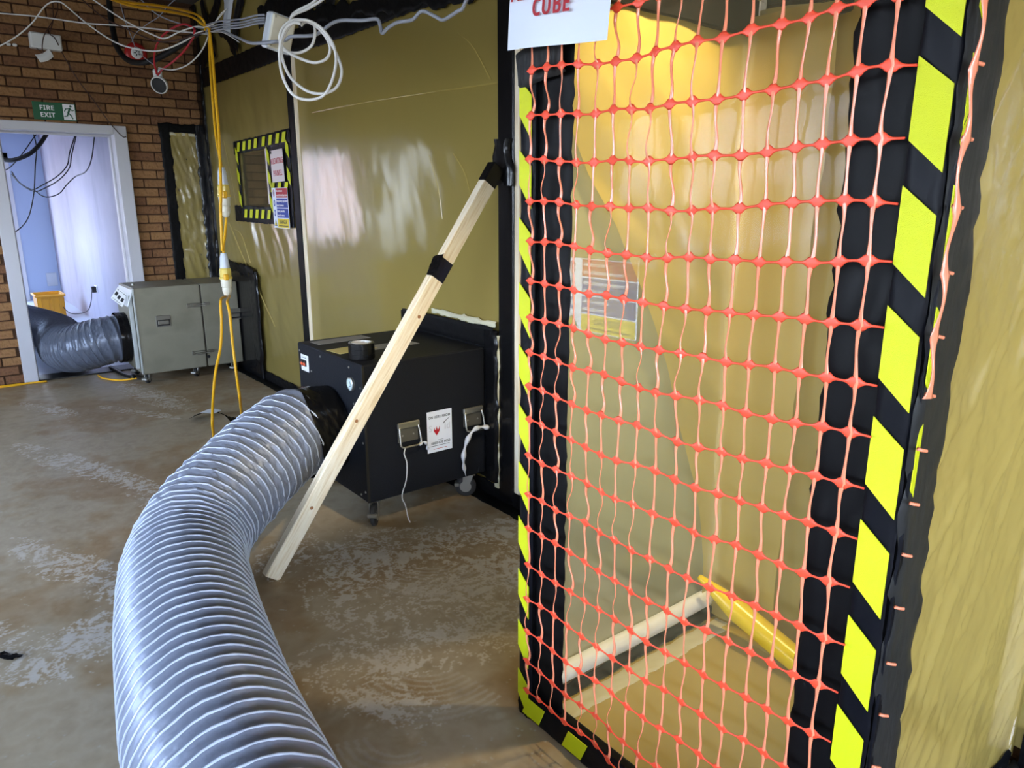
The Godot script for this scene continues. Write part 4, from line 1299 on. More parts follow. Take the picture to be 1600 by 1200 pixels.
func signs() -> void:
	# fire exit sign above the doorway
	var f := thing("fire_exit_sign", "green FIRE EXIT sign with running figure above the doorway", "sign")
	f.transform = facing(Vector3(-5.742, 2.188, 1.145), Vector3(1, 0, 0))
	part(box(Vector3(0.30, 0.135, 0.006), 0.001), "board", "sign_green", f)
	text("FIRE", 0.036, "print_white", f, at(Vector3(-0.052, 0.024, 0.0034)))
	text("EXIT", 0.036, "print_white", f, at(Vector3(-0.052, -0.03, 0.0034)))
	part(box(Vector3(0.085, 0.12, 0.001), 0.0), "white_field", "print_white", f, at(Vector3(0.102, 0, 0.0032)))
	var man := [[Vector2(0.01, 0.03), Vector2(-0.006, -0.008), 0.014], [Vector2(-0.006, -0.008), Vector2(0.014, -0.026), 0.009], [Vector2(0.014, -0.026), Vector2(0.022, -0.05), 0.008], [Vector2(-0.006, -0.008), Vector2(-0.014, -0.03), 0.009], [Vector2(-0.014, -0.03), Vector2(-0.034, -0.034), 0.008], [Vector2(0.008, 0.028), Vector2(-0.02, 0.024), 0.007], [Vector2(-0.02, 0.024), Vector2(-0.03, 0.006), 0.007], [Vector2(0.01, 0.028), Vector2(0.024, 0.012), 0.007], [Vector2(0.024, 0.012), Vector2(0.036, 0.016), 0.007]]
	var st := new_st()
	for l in man:
		var p: Vector2 = l[0]
		var q: Vector2 = l[1]
		add_box(st, Vector3(p.distance_to(q) + 0.006, l[2], 0.001), 0.0, Transform3D(Basis(Vector3(0, 0, 1), (q - p).angle()), Vector3((p.x + q.x) / 2.0, (p.y + q.y) / 2.0, 0)))
	var mm := part(done(st), "running_figure", "sign_green", f, at(Vector3(0.1, 0, 0.004)))
	part(lathe([Vector2(0.009, 0), Vector2(0.009, 0.001), Vector2(0, 0.001)], 16), "head", "sign_green", mm, Transform3D(Basis(Vector3.RIGHT, PI / 2.0), Vector3(0.016, 0.046, -0.0005)))
	# viewing panel paper
	var v := thing("paper_notice", "white paper notice reading VIEWING PANEL in red", "sign")
	v.transform = facing(Vector3(-3.945, 1.735, 0.028), Vector3(0, 0, 1)) * Transform3D(Basis(Vector3(0, 0, 1), 0.03), Vector3.ZERO)
	part(box(Vector3(0.24, 0.225, 0.0012), 0.0), "sheet", "paper_warm", v)
	text("VIEWING", 0.04, "print_red", v, at(Vector3(0, 0.035, 0.0009)))
	text("PANEL", 0.04, "print_red", v, at(Vector3(0, -0.05, 0.0009)))
	part(box(Vector3(0.02, 0.02, 0.001), 0.0), "tape_corner", "hazard_black", v, at(Vector3(-0.105, 0.1, 0.001)))
	safety_notice("safety_notice", "red, blue and yellow safety notice below the viewing panel paper", facing(Vector3(-3.935, 1.435, 0.03), Vector3(0, 0, 1)), 0.30, 0.29)
	safety_notice("safety_notice", "safety notice seen through the airlock's film side", facing(Vector3(-0.62, 1.115, 0.022), Vector3(0, 0, 1)), 0.42, 0.30)
	# notice at the head of the airlock
	var a := thing("airlock_notice", "white laminated notice reading CUBE at the airlock's top corner", "sign")
	a.transform = facing(Vector3(0.125, 1.955, 0.984), Vector3(0.0, 0.02, 1.0)) * Transform3D(Basis(Vector3(0, 0, 1), -0.08), Vector3.ZERO)
	part(grid(20, 12, func(u: float, vv: float) -> Vector3: return Vector3(lerpf(-0.1, 0.226, u), lerpf(-0.125, 0.105, vv), 0.004 * sin(u * 5.0) + 0.002 * sin(vv * 4.0 + u * 7.0))), "sheet", "paper", a)
	text("AIRLOCK", 0.036, "print_red", a, at(Vector3(-0.088, -0.008, 0.0085)), "lettering", true, false)
	text("CUBE", 0.036, "print_red", a, at(Vector3(0.054, -0.045, 0.0085)))


# ------------------------------------------------------------------ things on the brick wall
func wall_things() -> void:
	var b := thing("wall_box", "white box high on the brick wall left of the red sounder", "box")
	b.transform = facing(Vector3(-5.70, 2.70, 1.145), Vector3(1, 0, 0)) * Transform3D(Basis(Vector3(0, 0, 1), -0.03), Vector3.ZERO)
	part(box(Vector3(0.215, 0.115, 0.08), 0.006), "body", "white_plastic", b)
	part(box(Vector3(0.2, 0.1, 0.01), 0.004), "lid", "white_plastic", b, at(Vector3(0, 0, 0.043)))
	var s := thing("hanging_cover", "curved white cover dangling under the white wall box", "cover")
	s.transform = facing(Vector3(-5.67, 2.585, 1.165), Vector3(1, 0, 0)) * Transform3D(Basis(Vector3(0, 0, 1), 0.5), Vector3.ZERO)
	part(grid(14, 4, func(u: float, v: float) -> Vector3:
		var a := (u - 0.5) * 0.9
		return Vector3(sin(a) * 0.13, (1.0 - cos(a)) * 0.12 + (v - 0.5) * 0.06, 0.012 * sin(v * PI))), "shell", "white_plastic", s)
	part(tube([Vector3(0, 0.02, 0), Vector3(-0.02, 0.09, 0.0)], 0.003, 6), "wire", "cable_brown", s)
	var w := thing("cable_clips", "pair of small pale clips on the bricks at the left edge", "clip", Vector3(-5.745, 2.66, 1.37))
	for k in [-1.0, 1.0]:
		part(box(Vector3(0.02, 0.022, 0.03), 0.006), "clip", "white_plastic", w, at(Vector3(0.008, 0, k * 0.02)))
	var r := thing("alarm_sounder", "round red fire alarm sounder with a white centre on the bricks", "alarm")
	r.transform = Transform3D(Basis(Vector3(0, 0, 1), -PI / 2.0), Vector3(-5.75, 2.69, 0.49))
	part(lathe([Vector2(0.085, 0), Vector2(0.085, 0.045), Vector2(0.07, 0.06), Vector2(0.046, 0.062), Vector2(0.0, 0.058)], 36), "body", "red_plastic", r)
	part(lathe([Vector2(0.046, 0.056), Vector2(0.046, 0.068), Vector2(0.036, 0.073), Vector2(0, 0.073)], 32), "centre", "white_plastic", r)
	for k in 5:
		part(box(Vector3(0.007, 0.002, 0.018), 0.0), "slot", "print_black", r, Transform3D(Basis(Vector3.UP, TAU * k / 5.0), Vector3(sin(TAU * k / 5.0) * 0.016, 0.074, cos(TAU * k / 5.0) * 0.016)))
	# lamp head hanging from the red cables
	var p := Vector3(-4.88, 2.345, 0.54)
	var l := thing("dangling_lamp", "round black-faced fitting dangling from red cables", "lamp")
	l.transform = facing(p, Vector3(0.62, -0.35, 0.55))
	part(lathe([Vector2(0.062, -0.012), Vector2(0.066, 0.0), Vector2(0.062, 0.012), Vector2(0.056, 0.012), Vector2(0.056, 0.004)], 32), "rim", "white_plastic", l, Transform3D(Basis(Vector3.RIGHT, PI / 2.0), Vector3.ZERO))
	part(lathe([Vector2(0.057, 0.0), Vector2(0.05, 0.008), Vector2(0.0, 0.01)], 32), "face", "rubber", l, Transform3D(Basis(Vector3.RIGHT, PI / 2.0), Vector3.ZERO))
	part(lathe([Vector2(0.06, 0.0), Vector2(0.045, 0.04), Vector2(0.03, 0.05), Vector2(0, 0.05)], 24), "back_shell", "steel_dull", l, Transform3D(Basis(Vector3.RIGHT, -PI / 2.0), Vector3(0, 0, -0.01)))
	for k in [-1.0, 1.0]:
		part(lathe([Vector2(0.014, 0), Vector2(0.015, 0.05), Vector2(0.01, 0.06), Vector2(0, 0.06)], 12), "terminal", "white_plastic", l, Transform3D(Basis(Vector3.RIGHT, -0.35), Vector3(k * 0.02 - 0.01, 0.045, -0.03)))


func connector(o: Node3D, h: float) -> void:
	part(lathe([Vector2(0.0, h), Vector2(0.018, h), Vector2(0.026, h * 0.9), Vector2(0.03, h * 0.72), Vector2(0.032, h * 0.66)], 18), "plug", "grey_plastic", o)
	part(lathe([Vector2(0.032, h * 0.66), Vector2(0.037, h * 0.62), Vector2(0.037, h * 0.46), Vector2(0.042, h * 0.45), Vector2(0.042, h * 0.41)], 18), "collar", "clear_yellow", o)
	part(box(Vector3(0.03, h * 0.14, 0.03), 0.006), "catch", "cable_yellow", o, at(Vector3(0.04, h * 0.46, 0.01)))
	part(lathe([Vector2(0.036, h * 0.41), Vector2(0.034, h * 0.24), Vector2(0.03, h * 0.22), Vector2(0.03, h * 0.12), Vector2(0.022, h * 0.04), Vector2(0.012, 0), Vector2(0, 0)], 18), "socket", "cream_plastic", o)


func hanging_things() -> void:
	var up := thing("cable_connector", "upper white and yellow connector on the hanging yellow cable", "connector", Vector3(-3.475, 1.385, 0.575), "hanging connectors")
	connector(up, 0.31)
	var lo := thing("cable_connector", "lower white and yellow connector just above the grey cabinet", "connector", Vector3(-3.60, 0.86, 0.575), "hanging connectors")
	connector(lo, 0.29)
	var j := thing("junction_box", "white square junction box hanging among cables under the black beam", "junction box")
	j.transform = facing(Vector3(-1.70, 2.165, 0.85), Vector3(1.0, -0.2, 0.02)) * Transform3D(Basis(Vector3(0, 0, 1), -0.2), Vector3.ZERO)
	part(box(Vector3(0.105, 0.14, 0.06), 0.006), "body", "grey_plastic", j)
	part(box(Vector3(0.096, 0.13, 0.014), 0.005), "lid", "cream_plastic", j, at(Vector3(0, 0, 0.035)))
	for s in [Vector2(-1, -1), Vector2(1, -1), Vector2(-1, 1), Vector2(1, 1)]:
		part(lathe([Vector2(0.005, 0), Vector2(0.004, 0.002), Vector2(0, 0.002)], 10), "screw", "steel", j, Transform3D(Basis(Vector3.RIGHT, PI / 2.0), Vector3(s.x * 0.038, s.y * 0.055, 0.042)))
	# warm work lamp hung from the ceiling just above the airlock's roof film
	var l := thing("work_lamp", "warm work lamp hanging above the airlock's film roof", "lamp", Vector3(0.34, 2.62, 0.5))
	part(lathe([Vector2(0.0, -0.08), Vector2(0.03, -0.07), Vector2(0.045, -0.03), Vector2(0.035, 0.02), Vector2(0.015, 0.05), Vector2(0, 0.05)], 20), "bulb", "lamp_glow", l)
	part(lathe([Vector2(0.018, 0.04), Vector2(0.02, 0.1), Vector2(0.0, 0.11)], 14), "holder", "rubber", l)
	part(tube([Vector3(0, 0.1, 0), Vector3(0, 0.53, 0)], 0.005, 6), "flex", "rubber", l)
	part(lathe([Vector2(0.03, 0.08), Vector2(0.07, 0.05), Vector2(0.15, -0.09), Vector2(0.154, -0.09), Vector2(0.074, 0.056), Vector2(0.03, 0.086)], 28), "shade", "steel", l)
	var li := SpotLight3D.new()
	li.name = "work_light"
	li.light_color = Color(1.0, 0.9, 0.66)
	li.light_energy = 5.0
	li.light_size = 0.04
	li.spot_range = 20.0
	li.spot_angle = 36.0
	li.spot_attenuation = 2.0
	li.shadow_enabled = true
	add_child(li)
	li.look_at_from_position(Vector3(0.34, 2.53, 0.5), Vector3(0.0, 1.75, 0.5), Vector3(0, 0, 1))


func cables() -> void:
	var groups := {"white_cable": "white cables strung overhead", "grey_cable": "grey cables strung overhead", "yellow_cable": "yellow cables at the cable knot", "red_cable": "red cables holding the lamp", "brown_cable": "brown cables on the bricks", "black_cable": "black cables in the doorway", "white_wire": "white wires at the cable knot"}
	for c in cable_list():
		single(tube(smooth_path(c[4], 6), c[1], 8), c[0], c[2], c[3], "cable", Transform3D.IDENTITY, groups.get(c[0], ""))


func small_things() -> void:
	# roll of tape on the black unit
	var r := thing("tape_roll", "roll of black tape standing on the black unit's lid", "tape roll", Vector3(-1.545, 0.787, 0.625))
	part(lathe([Vector2(0.046, 0.0), Vector2(0.058, 0.0), Vector2(0.06, 0.003), Vector2(0.06, 0.024), Vector2(0.0594, 0.0245), Vector2(0.06, 0.025), Vector2(0.06, 0.048), Vector2(0.0594, 0.0485), Vector2(0.06, 0.049), Vector2(0.06, 0.072), Vector2(0.058, 0.075), Vector2(0.046, 0.075)], 40), "tape", "tape_gloss", r)
	part(lathe([Vector2(0.046, 0.0), Vector2(0.046, 0.076), Vector2(0.042, 0.076), Vector2(0.042, 0.0)], 36), "core", "tape_core", r)
	# strings and twisted film tied to the unit's handles
	single(tube(smooth_path([Vector3(-1.36, 0.375, 0.52), Vector3(-1.355, 0.35, 0.53), Vector3(-1.36, 0.3, 0.515), Vector3(-1.362, 0.22, 0.52), Vector3(-1.365, 0.14, 0.545), Vector3(-1.362, 0.09, 0.53), Vector3(-1.35, 0.03, 0.525), Vector3(-1.34, 0.008, 0.52)], 8), 0.003, 6), "string", "tape_core", "thin white string trailing from the black unit's left handle", "string")
	single(tube(smooth_path([Vector3(-1.368, 0.372, 0.44), Vector3(-1.37, 0.382, 0.415), Vector3(-1.375, 0.365, 0.395), Vector3(-1.39, 0.335, 0.382)], 6), 0.008, 6, func(t: float) -> float: return 0.7 + 0.4 * sin(t * 14.0)), "twisted_film", "white_film", "short clear film twist between left handle and hire label", "film")
	single(tube(smooth_path([Vector3(-1.35, 0.385, 0.045), Vector3(-1.355, 0.395, 0.09), Vector3(-1.352, 0.385, 0.14), Vector3(-1.36, 0.33, 0.175), Vector3(-1.365, 0.26, 0.19), Vector3(-1.37, 0.2, 0.185), Vector3(-1.37, 0.15, 0.175)], 8), 0.013, 8, func(t: float) -> float: return (0.75 + 0.3 * sin(t * 31.0)) * (1.0 if t < 0.8 else lerpf(1.0, 0.15, (t - 0.8) * 5.0))), "twisted_film", "white_film", "white rag of twisted film hanging from the black unit's right handle", "film")
	# scrap of tape on the floor
	var s := thing("tape_scrap", "crumpled scrap of black tape with white backing on the floor", "scrap", Vector3(-3.67, 0.0, 0.72))
	var nz := noise(95, 1.0, 3)
	var run := Vector3(0.74, 0, -0.67)
	part(grid(8, 36, func(u: float, v: float) -> Vector3:
		var arch := 0.05 * sin(clampf(v * 1.15, 0.0, 1.0) * PI)
		return run * (v - 0.5) * 0.34 + Vector3(0.4, 0, 0.5) * (u - 0.5) * 0.24 * (0.5 + 0.5 * sin(v * 7.0)) + Vector3(0, 0.006 + arch + 0.014 * absf(nz.get_noise_2d(u * 4.0, v * 9.0)), 0)), "tape", "tape_gloss", s)
	part(grid(4, 10, func(u: float, v: float) -> Vector3:
		var arch := 0.05 * sin(clampf((0.3 + v * 0.3) * 1.15, 0.0, 1.0) * PI)
		return run * (v * 0.3 - 0.2) * 0.34 + Vector3(0.4, 0, 0.5) * (u - 0.3) * 0.16 + Vector3(0, 0.018 + arch, 0)), "backing", "paper", s)
	single(grid(5, 8, func(u: float, v: float) -> Vector3: return Vector3(-1.31 + v * 0.07, 0.004 + 0.015 * absf(nz.get_noise_2d(u * 5.0, v * 6.0 + 4.0)), 2.13 - v * 0.05 + u * 0.04)), "tape_scrap", "tape_gloss", "tiny black tape scrap on the floor at the left edge", "scrap")
	# yellow cables along the foot of the brick wall
	single(tube(smooth_path([Vector3(-5.69, 0.008, 2.3), Vector3(-5.685, 0.008, 1.9), Vector3(-5.68, 0.008, 1.68), Vector3(-5.66, 0.008, 1.5)], 6), 0.008, 8), "floor_cable", "cable_yellow", "yellow cable lying along the foot of the bricks by the door", "cable", Transform3D.IDENTITY, "yellow cables on the floor")
	single(tube(smooth_path([Vector3(-5.66, 0.008, 2.3), Vector3(-5.65, 0.008, 1.9), Vector3(-5.655, 0.008, 1.66)], 6), 0.007, 8), "floor_cable", "cable_yellow", "second yellow cable at the foot of the bricks, nearer the room", "cable", Transform3D.IDENTITY, "yellow cables on the floor")
	single(tube(smooth_path([Vector3(-5.62, 0.01, 1.12), Vector3(-5.45, 0.01, 1.1), Vector3(-5.3, 0.01, 1.0), Vector3(-5.2, 0.03, 0.9)], 6), 0.008, 8), "floor_cable", "cable_yellow", "yellow cable curving on the floor under the grey cabinet", "cable", Transform3D.IDENTITY, "yellow cables on the floor")
	single(tube(smooth_path([Vector3(-5.85, 0.02, 0.98), Vector3(-5.6, 0.02, 0.96), Vector3(-5.35, 0.03, 0.94), Vector3(-5.2, 0.05, 0.92)], 6), 0.018, 8), "black_hose", "rubber", "thick black hose on the floor beneath the short duct", "hose")


func cable_list() -> Array:
	return [
		["yellow_cable", 0.007, "cable_yellow", "upper of two yellow cables strung from the ceiling to the cable knot", [Vector3(-2.861,2.467,1.291), Vector3(-3.113,2.509,1.093), Vector3(-3.353,2.569,0.872), Vector3(-3.571,2.604,0.635), Vector3(-3.630,2.582,0.552), Vector3(-3.609,2.517,0.553)]],
		["yellow_cable", 0.007, "cable_yellow", "lower of two yellow cables strung from the ceiling to the cable knot", [Vector3(-2.783,2.452,1.289), Vector3(-3.034,2.478,1.098), Vector3(-3.249,2.523,0.902), Vector3(-3.458,2.560,0.685), Vector3(-3.535,2.540,0.591), Vector3(-3.542,2.518,0.542)]],
		["white_cable", 0.005, "cable_white", "white cable humped in an arch over the white wall box", [Vector3(-5.171,2.531,1.534), Vector3(-5.097,2.609,1.408), Vector3(-5.043,2.706,1.301), Vector3(-5.013,2.811,1.220), Vector3(-4.982,2.851,1.165), Vector3(-4.942,2.846,1.116), Vector3(-4.893,2.798,1.073), Vector3(-4.666,2.665,1.006), Vector3(-4.415,2.533,0.909), Vector3(-4.195,2.467,0.824), Vector3(-4.043,2.448,0.723), Vector3(-3.849,2.481,0.630), Vector3(-3.681,2.523,0.567), Vector3(-3.595,2.508,0.547)]],
		["white_cable", 0.005, "cable_white", "pale cable running down from the ceiling past the red sounder", [Vector3(-4.583,2.835,1.006), Vector3(-4.419,2.730,0.924), Vector3(-4.248,2.627,0.833), Vector3(-4.084,2.546,0.742), Vector3(-3.999,2.519,0.694), Vector3(-3.904,2.551,0.628), Vector3(-3.802,2.574,0.555), Vector3(-3.720,2.561,0.524)]],
		["white_cable", 0.005, "cable_white", "nearly level pale cable high across the brick wall", [Vector3(-5.666,2.861,1.453), Vector3(-5.394,2.821,1.209), Vector3(-5.116,2.763,0.964), Vector3(-4.818,2.721,0.770), Vector3(-4.351,2.638,0.629), Vector3(-3.629,2.506,0.517)]],
		["grey_cable", 0.004, "cable_grey", "thin grey cable slanting from the ceiling into the cable knot", [Vector3(-4.493,2.862,0.716), Vector3(-4.271,2.717,0.660), Vector3(-4.036,2.626,0.566), Vector3(-3.810,2.571,0.469)]],
		["grey_cable", 0.003, "cable_grey", "thin pale wire looping past the red sounder to the hanging lamp", [Vector3(-4.863,2.926,0.758), Vector3(-4.802,2.764,0.747), Vector3(-4.739,2.620,0.726), Vector3(-4.704,2.548,0.712), Vector3(-4.767,2.504,0.643), Vector3(-4.767,2.458,0.578)]],
		["grey_cable", 0.003, "cable_grey", "thin wire rising from the red sounder towards the ceiling", [Vector3(-4.973,2.644,0.679), Vector3(-4.968,2.709,0.646), Vector3(-4.810,2.752,0.597), Vector3(-4.653,2.782,0.551), Vector3(-4.512,2.829,0.520), Vector3(-4.360,2.873,0.477)]],
		["white_cable", 0.0045, "cable_white", "white cable drooping from the knot under the hanging lamp", [Vector3(-3.735,2.568,0.484), Vector3(-3.733,2.477,0.517), Vector3(-3.803,2.406,0.552), Vector3(-3.949,2.360,0.589), Vector3(-4.165,2.357,0.615), Vector3(-4.431,2.395,0.603), Vector3(-4.690,2.439,0.580)]],
		["red_cable", 0.007, "cable_red", "outer strand of the red cable loop holding the lamp", [Vector3(-3.801,2.565,0.560), Vector3(-3.960,2.613,0.576), Vector3(-4.174,2.622,0.592), Vector3(-4.383,2.595,0.618), Vector3(-4.565,2.547,0.619), Vector3(-4.668,2.477,0.612), Vector3(-4.718,2.397,0.591)]],
		["red_cable", 0.007, "cable_red", "inner strand of the red cable loop holding the lamp", [Vector3(-3.800,2.557,0.561), Vector3(-3.852,2.520,0.559), Vector3(-4.033,2.486,0.553), Vector3(-4.167,2.447,0.572), Vector3(-4.365,2.423,0.583), Vector3(-4.562,2.413,0.587), Vector3(-4.711,2.393,0.585)]],
		["black_hose", 0.022, "rubber", "thick black hose hanging in a bend below the red sounder", [Vector3(-5.450,3.057,0.699), Vector3(-5.418,2.930,0.711), Vector3(-5.360,2.772,0.718), Vector3(-5.266,2.637,0.720), Vector3(-5.140,2.541,0.684), Vector3(-4.953,2.504,0.629), Vector3(-4.835,2.523,0.555), Vector3(-4.657,2.568,0.477), Vector3(-4.428,2.619,0.416), Vector3(-4.280,2.641,0.386)]],
		["brown_cable", 0.004, "cable_brown", "thin brown cable trailing across the bricks to the door head", [Vector3(-5.700,3.043,1.052), Vector3(-5.630,2.861,1.080), Vector3(-5.620,2.754,1.117), Vector3(-5.620,2.721,1.087), Vector3(-5.700,2.608,1.030), Vector3(-5.710,2.439,0.951), Vector3(-5.710,2.299,0.863), Vector3(-5.690,2.129,0.769), Vector3(-5.680,2.020,0.687), Vector3(-5.700,2.013,0.649)]],
		["brown_cable", 0.004, "cable_brown", "short brown cable looped down behind the white wall box", [Vector3(-5.680,3.044,1.019), Vector3(-5.630,2.912,1.048), Vector3(-5.590,2.774,1.135), Vector3(-5.590,2.715,1.168), Vector3(-5.620,2.645,1.183), Vector3(-5.650,2.613,1.175)]],
		["dark_cable", 0.005, "cable_brown", "dark cable slung high across the brick wall above the sounder", [Vector3(-4.958,2.908,1.002), Vector3(-4.701,2.741,0.912), Vector3(-4.395,2.620,0.824), Vector3(-4.100,2.517,0.741), Vector3(-3.906,2.492,0.673), Vector3(-3.723,2.502,0.604), Vector3(-3.566,2.504,0.571)]],
		["grey_cable", 0.0045, "cable_grey", "second grey cable in the bundle between knot and junction box", [Vector3(-3.644,2.543,0.537), Vector3(-3.150,2.473,0.605), Vector3(-2.541,2.367,0.709), Vector3(-2.065,2.290,0.803), Vector3(-1.869,2.254,0.837)]],
		["grey_cable", 0.0045, "cable_grey", "third grey cable in the bundle between knot and junction box", [Vector3(-3.608,2.520,0.549), Vector3(-3.114,2.452,0.619), Vector3(-2.506,2.347,0.723), Vector3(-2.030,2.272,0.817), Vector3(-1.835,2.237,0.851)]],
		["grey_cable", 0.0045, "cable_grey", "lowest grey cable in the bundle between knot and junction box", [Vector3(-3.582,2.501,0.559), Vector3(-3.090,2.434,0.628), Vector3(-2.482,2.330,0.732), Vector3(-2.007,2.256,0.827), Vector3(-1.812,2.221,0.861)]],
		["grey_cable", 0.0045, "cable_grey", "topmost grey cable in the bundle between knot and junction box", [Vector3(-3.626,2.558,0.541), Vector3(-3.132,2.487,0.610), Vector3(-2.522,2.378,0.714), Vector3(-2.046,2.299,0.809), Vector3(-1.851,2.263,0.843)]],
		["white_wire", 0.003, "cable_white", "leftmost thin white wire sprouting up from the cable knot", [Vector3(-3.767,2.544,0.509), Vector3(-3.711,2.577,0.474), Vector3(-3.637,2.636,0.440), Vector3(-3.599,2.662,0.413)]],
		["white_wire", 0.003, "cable_white", "middle thin white wire sprouting up from the cable knot", [Vector3(-3.521,2.519,0.590), Vector3(-3.402,2.520,0.572), Vector3(-3.360,2.560,0.536), Vector3(-3.315,2.589,0.517)]],
		["white_wire", 0.003, "cable_white", "thin white wire sprouting down from the knot towards the black beam", [Vector3(-3.610,2.509,0.558), Vector3(-3.329,2.468,0.551), Vector3(-3.065,2.396,0.579), Vector3(-2.924,2.347,0.587)]],
		["flat_grey_cable", 0.007, "cable_grey", "kinked grey cable crossing the top of the polythene wall", [Vector3(-3.579,2.539,0.514), Vector3(-3.088,2.423,0.605), Vector3(-2.596,2.302,0.697), Vector3(-2.020,2.176,0.852), Vector3(-1.591,2.104,0.937), Vector3(-1.563,2.114,0.881), Vector3(-1.519,2.122,0.872), Vector3(-1.460,2.120,0.831), Vector3(-1.439,2.125,0.803), Vector3(-1.424,2.145,0.776), Vector3(-1.407,2.169,0.745), Vector3(-1.386,2.179,0.714), Vector3(-1.320,2.174,0.665), Vector3(-1.264,2.174,0.628), Vector3(-1.242,2.148,0.627), Vector3(-1.222,2.117,0.631), Vector3(-1.203,2.134,0.616), Vector3(-1.173,2.153,0.588), Vector3(-1.123,2.157,0.556), Vector3(-1.093,2.178,0.542), Vector3(-1.062,2.178,0.536), Vector3(-1.016,2.155,0.521), Vector3(-0.978,2.138,0.513), Vector3(-0.944,2.149,0.498), Vector3(-0.913,2.160,0.488), Vector3(-0.897,2.164,0.482), Vector3(-0.875,2.186,0.480), Vector3(-0.854,2.207,0.478)]],
		["white_cable", 0.0055, "cable_white", "white cable rising from the coil to the ceiling, nearer strand", [Vector3(-1.508,2.168,0.881), Vector3(-1.486,2.187,0.878), Vector3(-1.432,2.192,0.874), Vector3(-1.361,2.193,0.868), Vector3(-1.286,2.208,0.849), Vector3(-1.232,2.220,0.843)]],
		["white_cable", 0.0055, "cable_white", "white cable rising from the coil to the ceiling, farther strand", [Vector3(-1.550,2.187,0.860), Vector3(-1.526,2.207,0.855), Vector3(-1.470,2.216,0.846), Vector3(-1.408,2.225,0.830), Vector3(-1.351,2.243,0.818)]],
		["cable_coil", 0.0055, "cable_white", "coil of white cable hanging beside the junction box", [Vector3(-1.354,2.130,0.901), Vector3(-1.345,2.144,0.884), Vector3(-1.325,2.135,0.862), Vector3(-1.314,2.096,0.865), Vector3(-1.315,2.056,0.882), Vector3(-1.335,2.033,0.916), Vector3(-1.361,2.033,0.950), Vector3(-1.381,2.049,0.968), Vector3(-1.393,2.079,0.971), Vector3(-1.384,2.110,0.964), Vector3(-1.362,2.135,0.942), Vector3(-1.337,2.144,0.907), Vector3(-1.305,2.130,0.872), Vector3(-1.270,2.089,0.845), Vector3(-1.249,2.043,0.837), Vector3(-1.250,2.006,0.854), Vector3(-1.274,1.992,0.890), Vector3(-1.309,2.006,0.929), Vector3(-1.347,2.033,0.965), Vector3(-1.358,2.064,0.983), Vector3(-1.354,2.094,0.982), Vector3(-1.347,2.126,0.961), Vector3(-1.328,2.142,0.930), Vector3(-1.298,2.135,0.894), Vector3(-1.254,2.094,0.856), Vector3(-1.211,2.020,0.831), Vector3(-1.186,1.956,0.826), Vector3(-1.187,1.901,0.849), Vector3(-1.212,1.878,0.890), Vector3(-1.252,1.887,0.937), Vector3(-1.297,1.933,0.976), Vector3(-1.329,1.995,0.990), Vector3(-1.332,2.046,0.990), Vector3(-1.322,2.094,0.975), Vector3(-1.309,2.130,0.944), Vector3(-1.281,2.135,0.906), Vector3(-1.244,2.108,0.870), Vector3(-1.207,2.053,0.846), Vector3(-1.187,1.989,0.846), Vector3(-1.182,1.916,0.871), Vector3(-1.193,1.866,0.904), Vector3(-1.225,1.853,0.951), Vector3(-1.261,1.871,0.988), Vector3(-1.293,1.926,1.007), Vector3(-1.315,1.989,1.008), Vector3(-1.314,2.046,1.002), Vector3(-1.314,2.101,0.978), Vector3(-1.301,2.123,0.953), Vector3(-1.283,2.121,0.931)]],
		["yellow_cable", 0.0085, "cable_yellow", "yellow extension cable hanging straight from the knot to the upper connector", [Vector3(-3.805,2.555,0.469), Vector3(-3.770,2.393,0.491), Vector3(-3.711,2.151,0.516), Vector3(-3.650,1.908,0.537), Vector3(-3.475,1.690,0.575)]],
		["yellow_cable", 0.0085, "cable_yellow", "yellow cable doubled alongside the hanging extension lead", [Vector3(-3.420,2.496,0.588), Vector3(-3.374,2.327,0.599), Vector3(-3.318,2.103,0.619), Vector3(-3.261,1.878,0.639), Vector3(-3.184,1.579,0.680), Vector3(-3.154,1.429,0.704), Vector3(-3.140,1.317,0.715), Vector3(-3.145,1.195,0.721)]],
		["yellow_cable", 0.0085, "cable_yellow", "yellow cable between the upper and the lower white connector", [Vector3(-3.475,1.392,0.575), Vector3(-3.490,1.340,0.577), Vector3(-3.540,1.250,0.577), Vector3(-3.595,1.190,0.575), Vector3(-3.600,1.148,0.575)]],
		["yellow_cable", 0.0085, "cable_yellow", "left one of two yellow cables falling from the connector to the floor", [Vector3(-3.607,0.862,0.585), Vector3(-3.277,0.877,0.719), Vector3(-3.251,0.759,0.734), Vector3(-3.202,0.606,0.768), Vector3(-3.140,0.461,0.832), Vector3(-3.069,0.320,0.882), Vector3(-2.941,0.197,0.937), Vector3(-3.153,0.008,0.887), Vector3(-3.033,0.008,0.987), Vector3(-2.853,0.008,1.007)]],
		["yellow_cable", 0.0085, "cable_yellow", "right one of two yellow cables falling from the connector to the floor", [Vector3(-3.592,0.862,0.565), Vector3(-3.250,0.869,0.688), Vector3(-3.226,0.798,0.687), Vector3(-3.155,0.606,0.708), Vector3(-3.081,0.415,0.725), Vector3(-3.022,0.285,0.737), Vector3(-3.533,0.008,0.583), Vector3(-3.433,0.008,0.663), Vector3(-3.233,0.008,0.833)]],
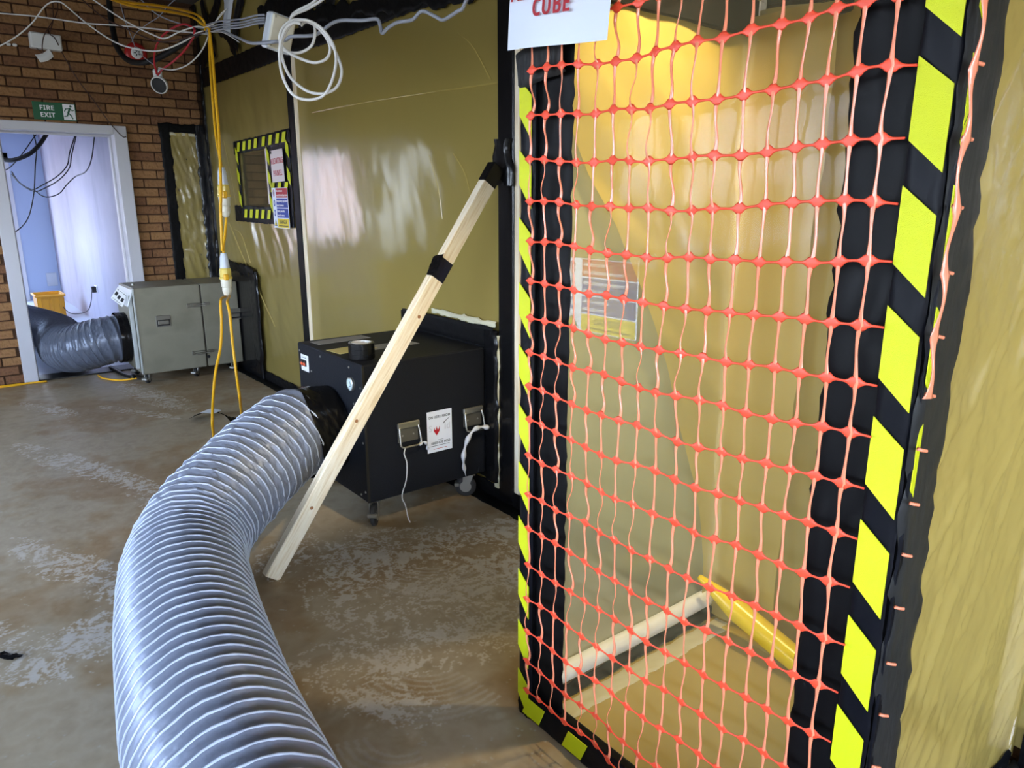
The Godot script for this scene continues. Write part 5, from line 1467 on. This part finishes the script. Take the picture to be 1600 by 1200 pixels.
		["black_cable", 0.022, "rubber", "thick black cable sagging inside the top of the doorway", [Vector3(-8.030,1.894,1.362), Vector3(-7.959,1.894,1.273), Vector3(-7.876,1.952,1.143), Vector3(-7.831,2.036,1.052), Vector3(-7.808,2.126,0.986), Vector3(-7.794,2.203,0.937)]],
		["black_cable", 0.006, "rubber", "thin black cable crossing diagonally behind the door head", [Vector3(-9.028,1.807,1.330), Vector3(-8.968,1.850,1.236), Vector3(-8.908,2.006,1.096), Vector3(-8.864,2.178,0.971), Vector3(-8.834,2.277,0.892)]],
		["black_cable", 0.006, "rubber", "thin black cable hanging long in the doorway and curling left", [Vector3(-8.032,2.226,1.062), Vector3(-7.963,2.030,1.056), Vector3(-7.933,1.834,1.097), Vector3(-7.889,1.572,1.149), Vector3(-7.873,1.343,1.222), Vector3(-7.893,1.232,1.292), Vector3(-7.936,1.154,1.378)]],
		["black_cable", 0.006, "rubber", "nearer of two black cables looping across the plastered corridor", [Vector3(-8.449,1.792,1.269), Vector3(-8.374,1.677,1.221), Vector3(-8.273,1.602,1.123), Vector3(-8.216,1.643,1.034), Vector3(-8.127,1.745,0.880), Vector3(-8.085,1.860,0.780), Vector3(-8.095,1.996,0.737), Vector3(-8.094,2.213,0.647)]],
		["black_cable", 0.006, "rubber", "farther of two black cables looping across the plastered corridor", [Vector3(-8.568,1.768,1.262), Vector3(-8.486,1.665,1.201), Vector3(-8.377,1.583,1.097), Vector3(-8.309,1.617,0.997), Vector3(-8.230,1.706,0.860), Vector3(-8.185,1.830,0.752), Vector3(-8.196,1.975,0.707), Vector3(-8.207,2.208,0.626)]],
		["black_cable", 0.006, "rubber", "black cable curling low and up to the right in the doorway", [Vector3(-8.248,1.588,1.097), Vector3(-8.200,1.541,1.055), Vector3(-8.144,1.521,0.993), Vector3(-8.078,1.561,0.893), Vector3(-8.048,1.650,0.818), Vector3(-8.004,1.738,0.728), Vector3(-7.474,1.778,0.706), Vector3(-7.228,1.896,0.678), Vector3(-7.137,2.126,0.636)]],
	]
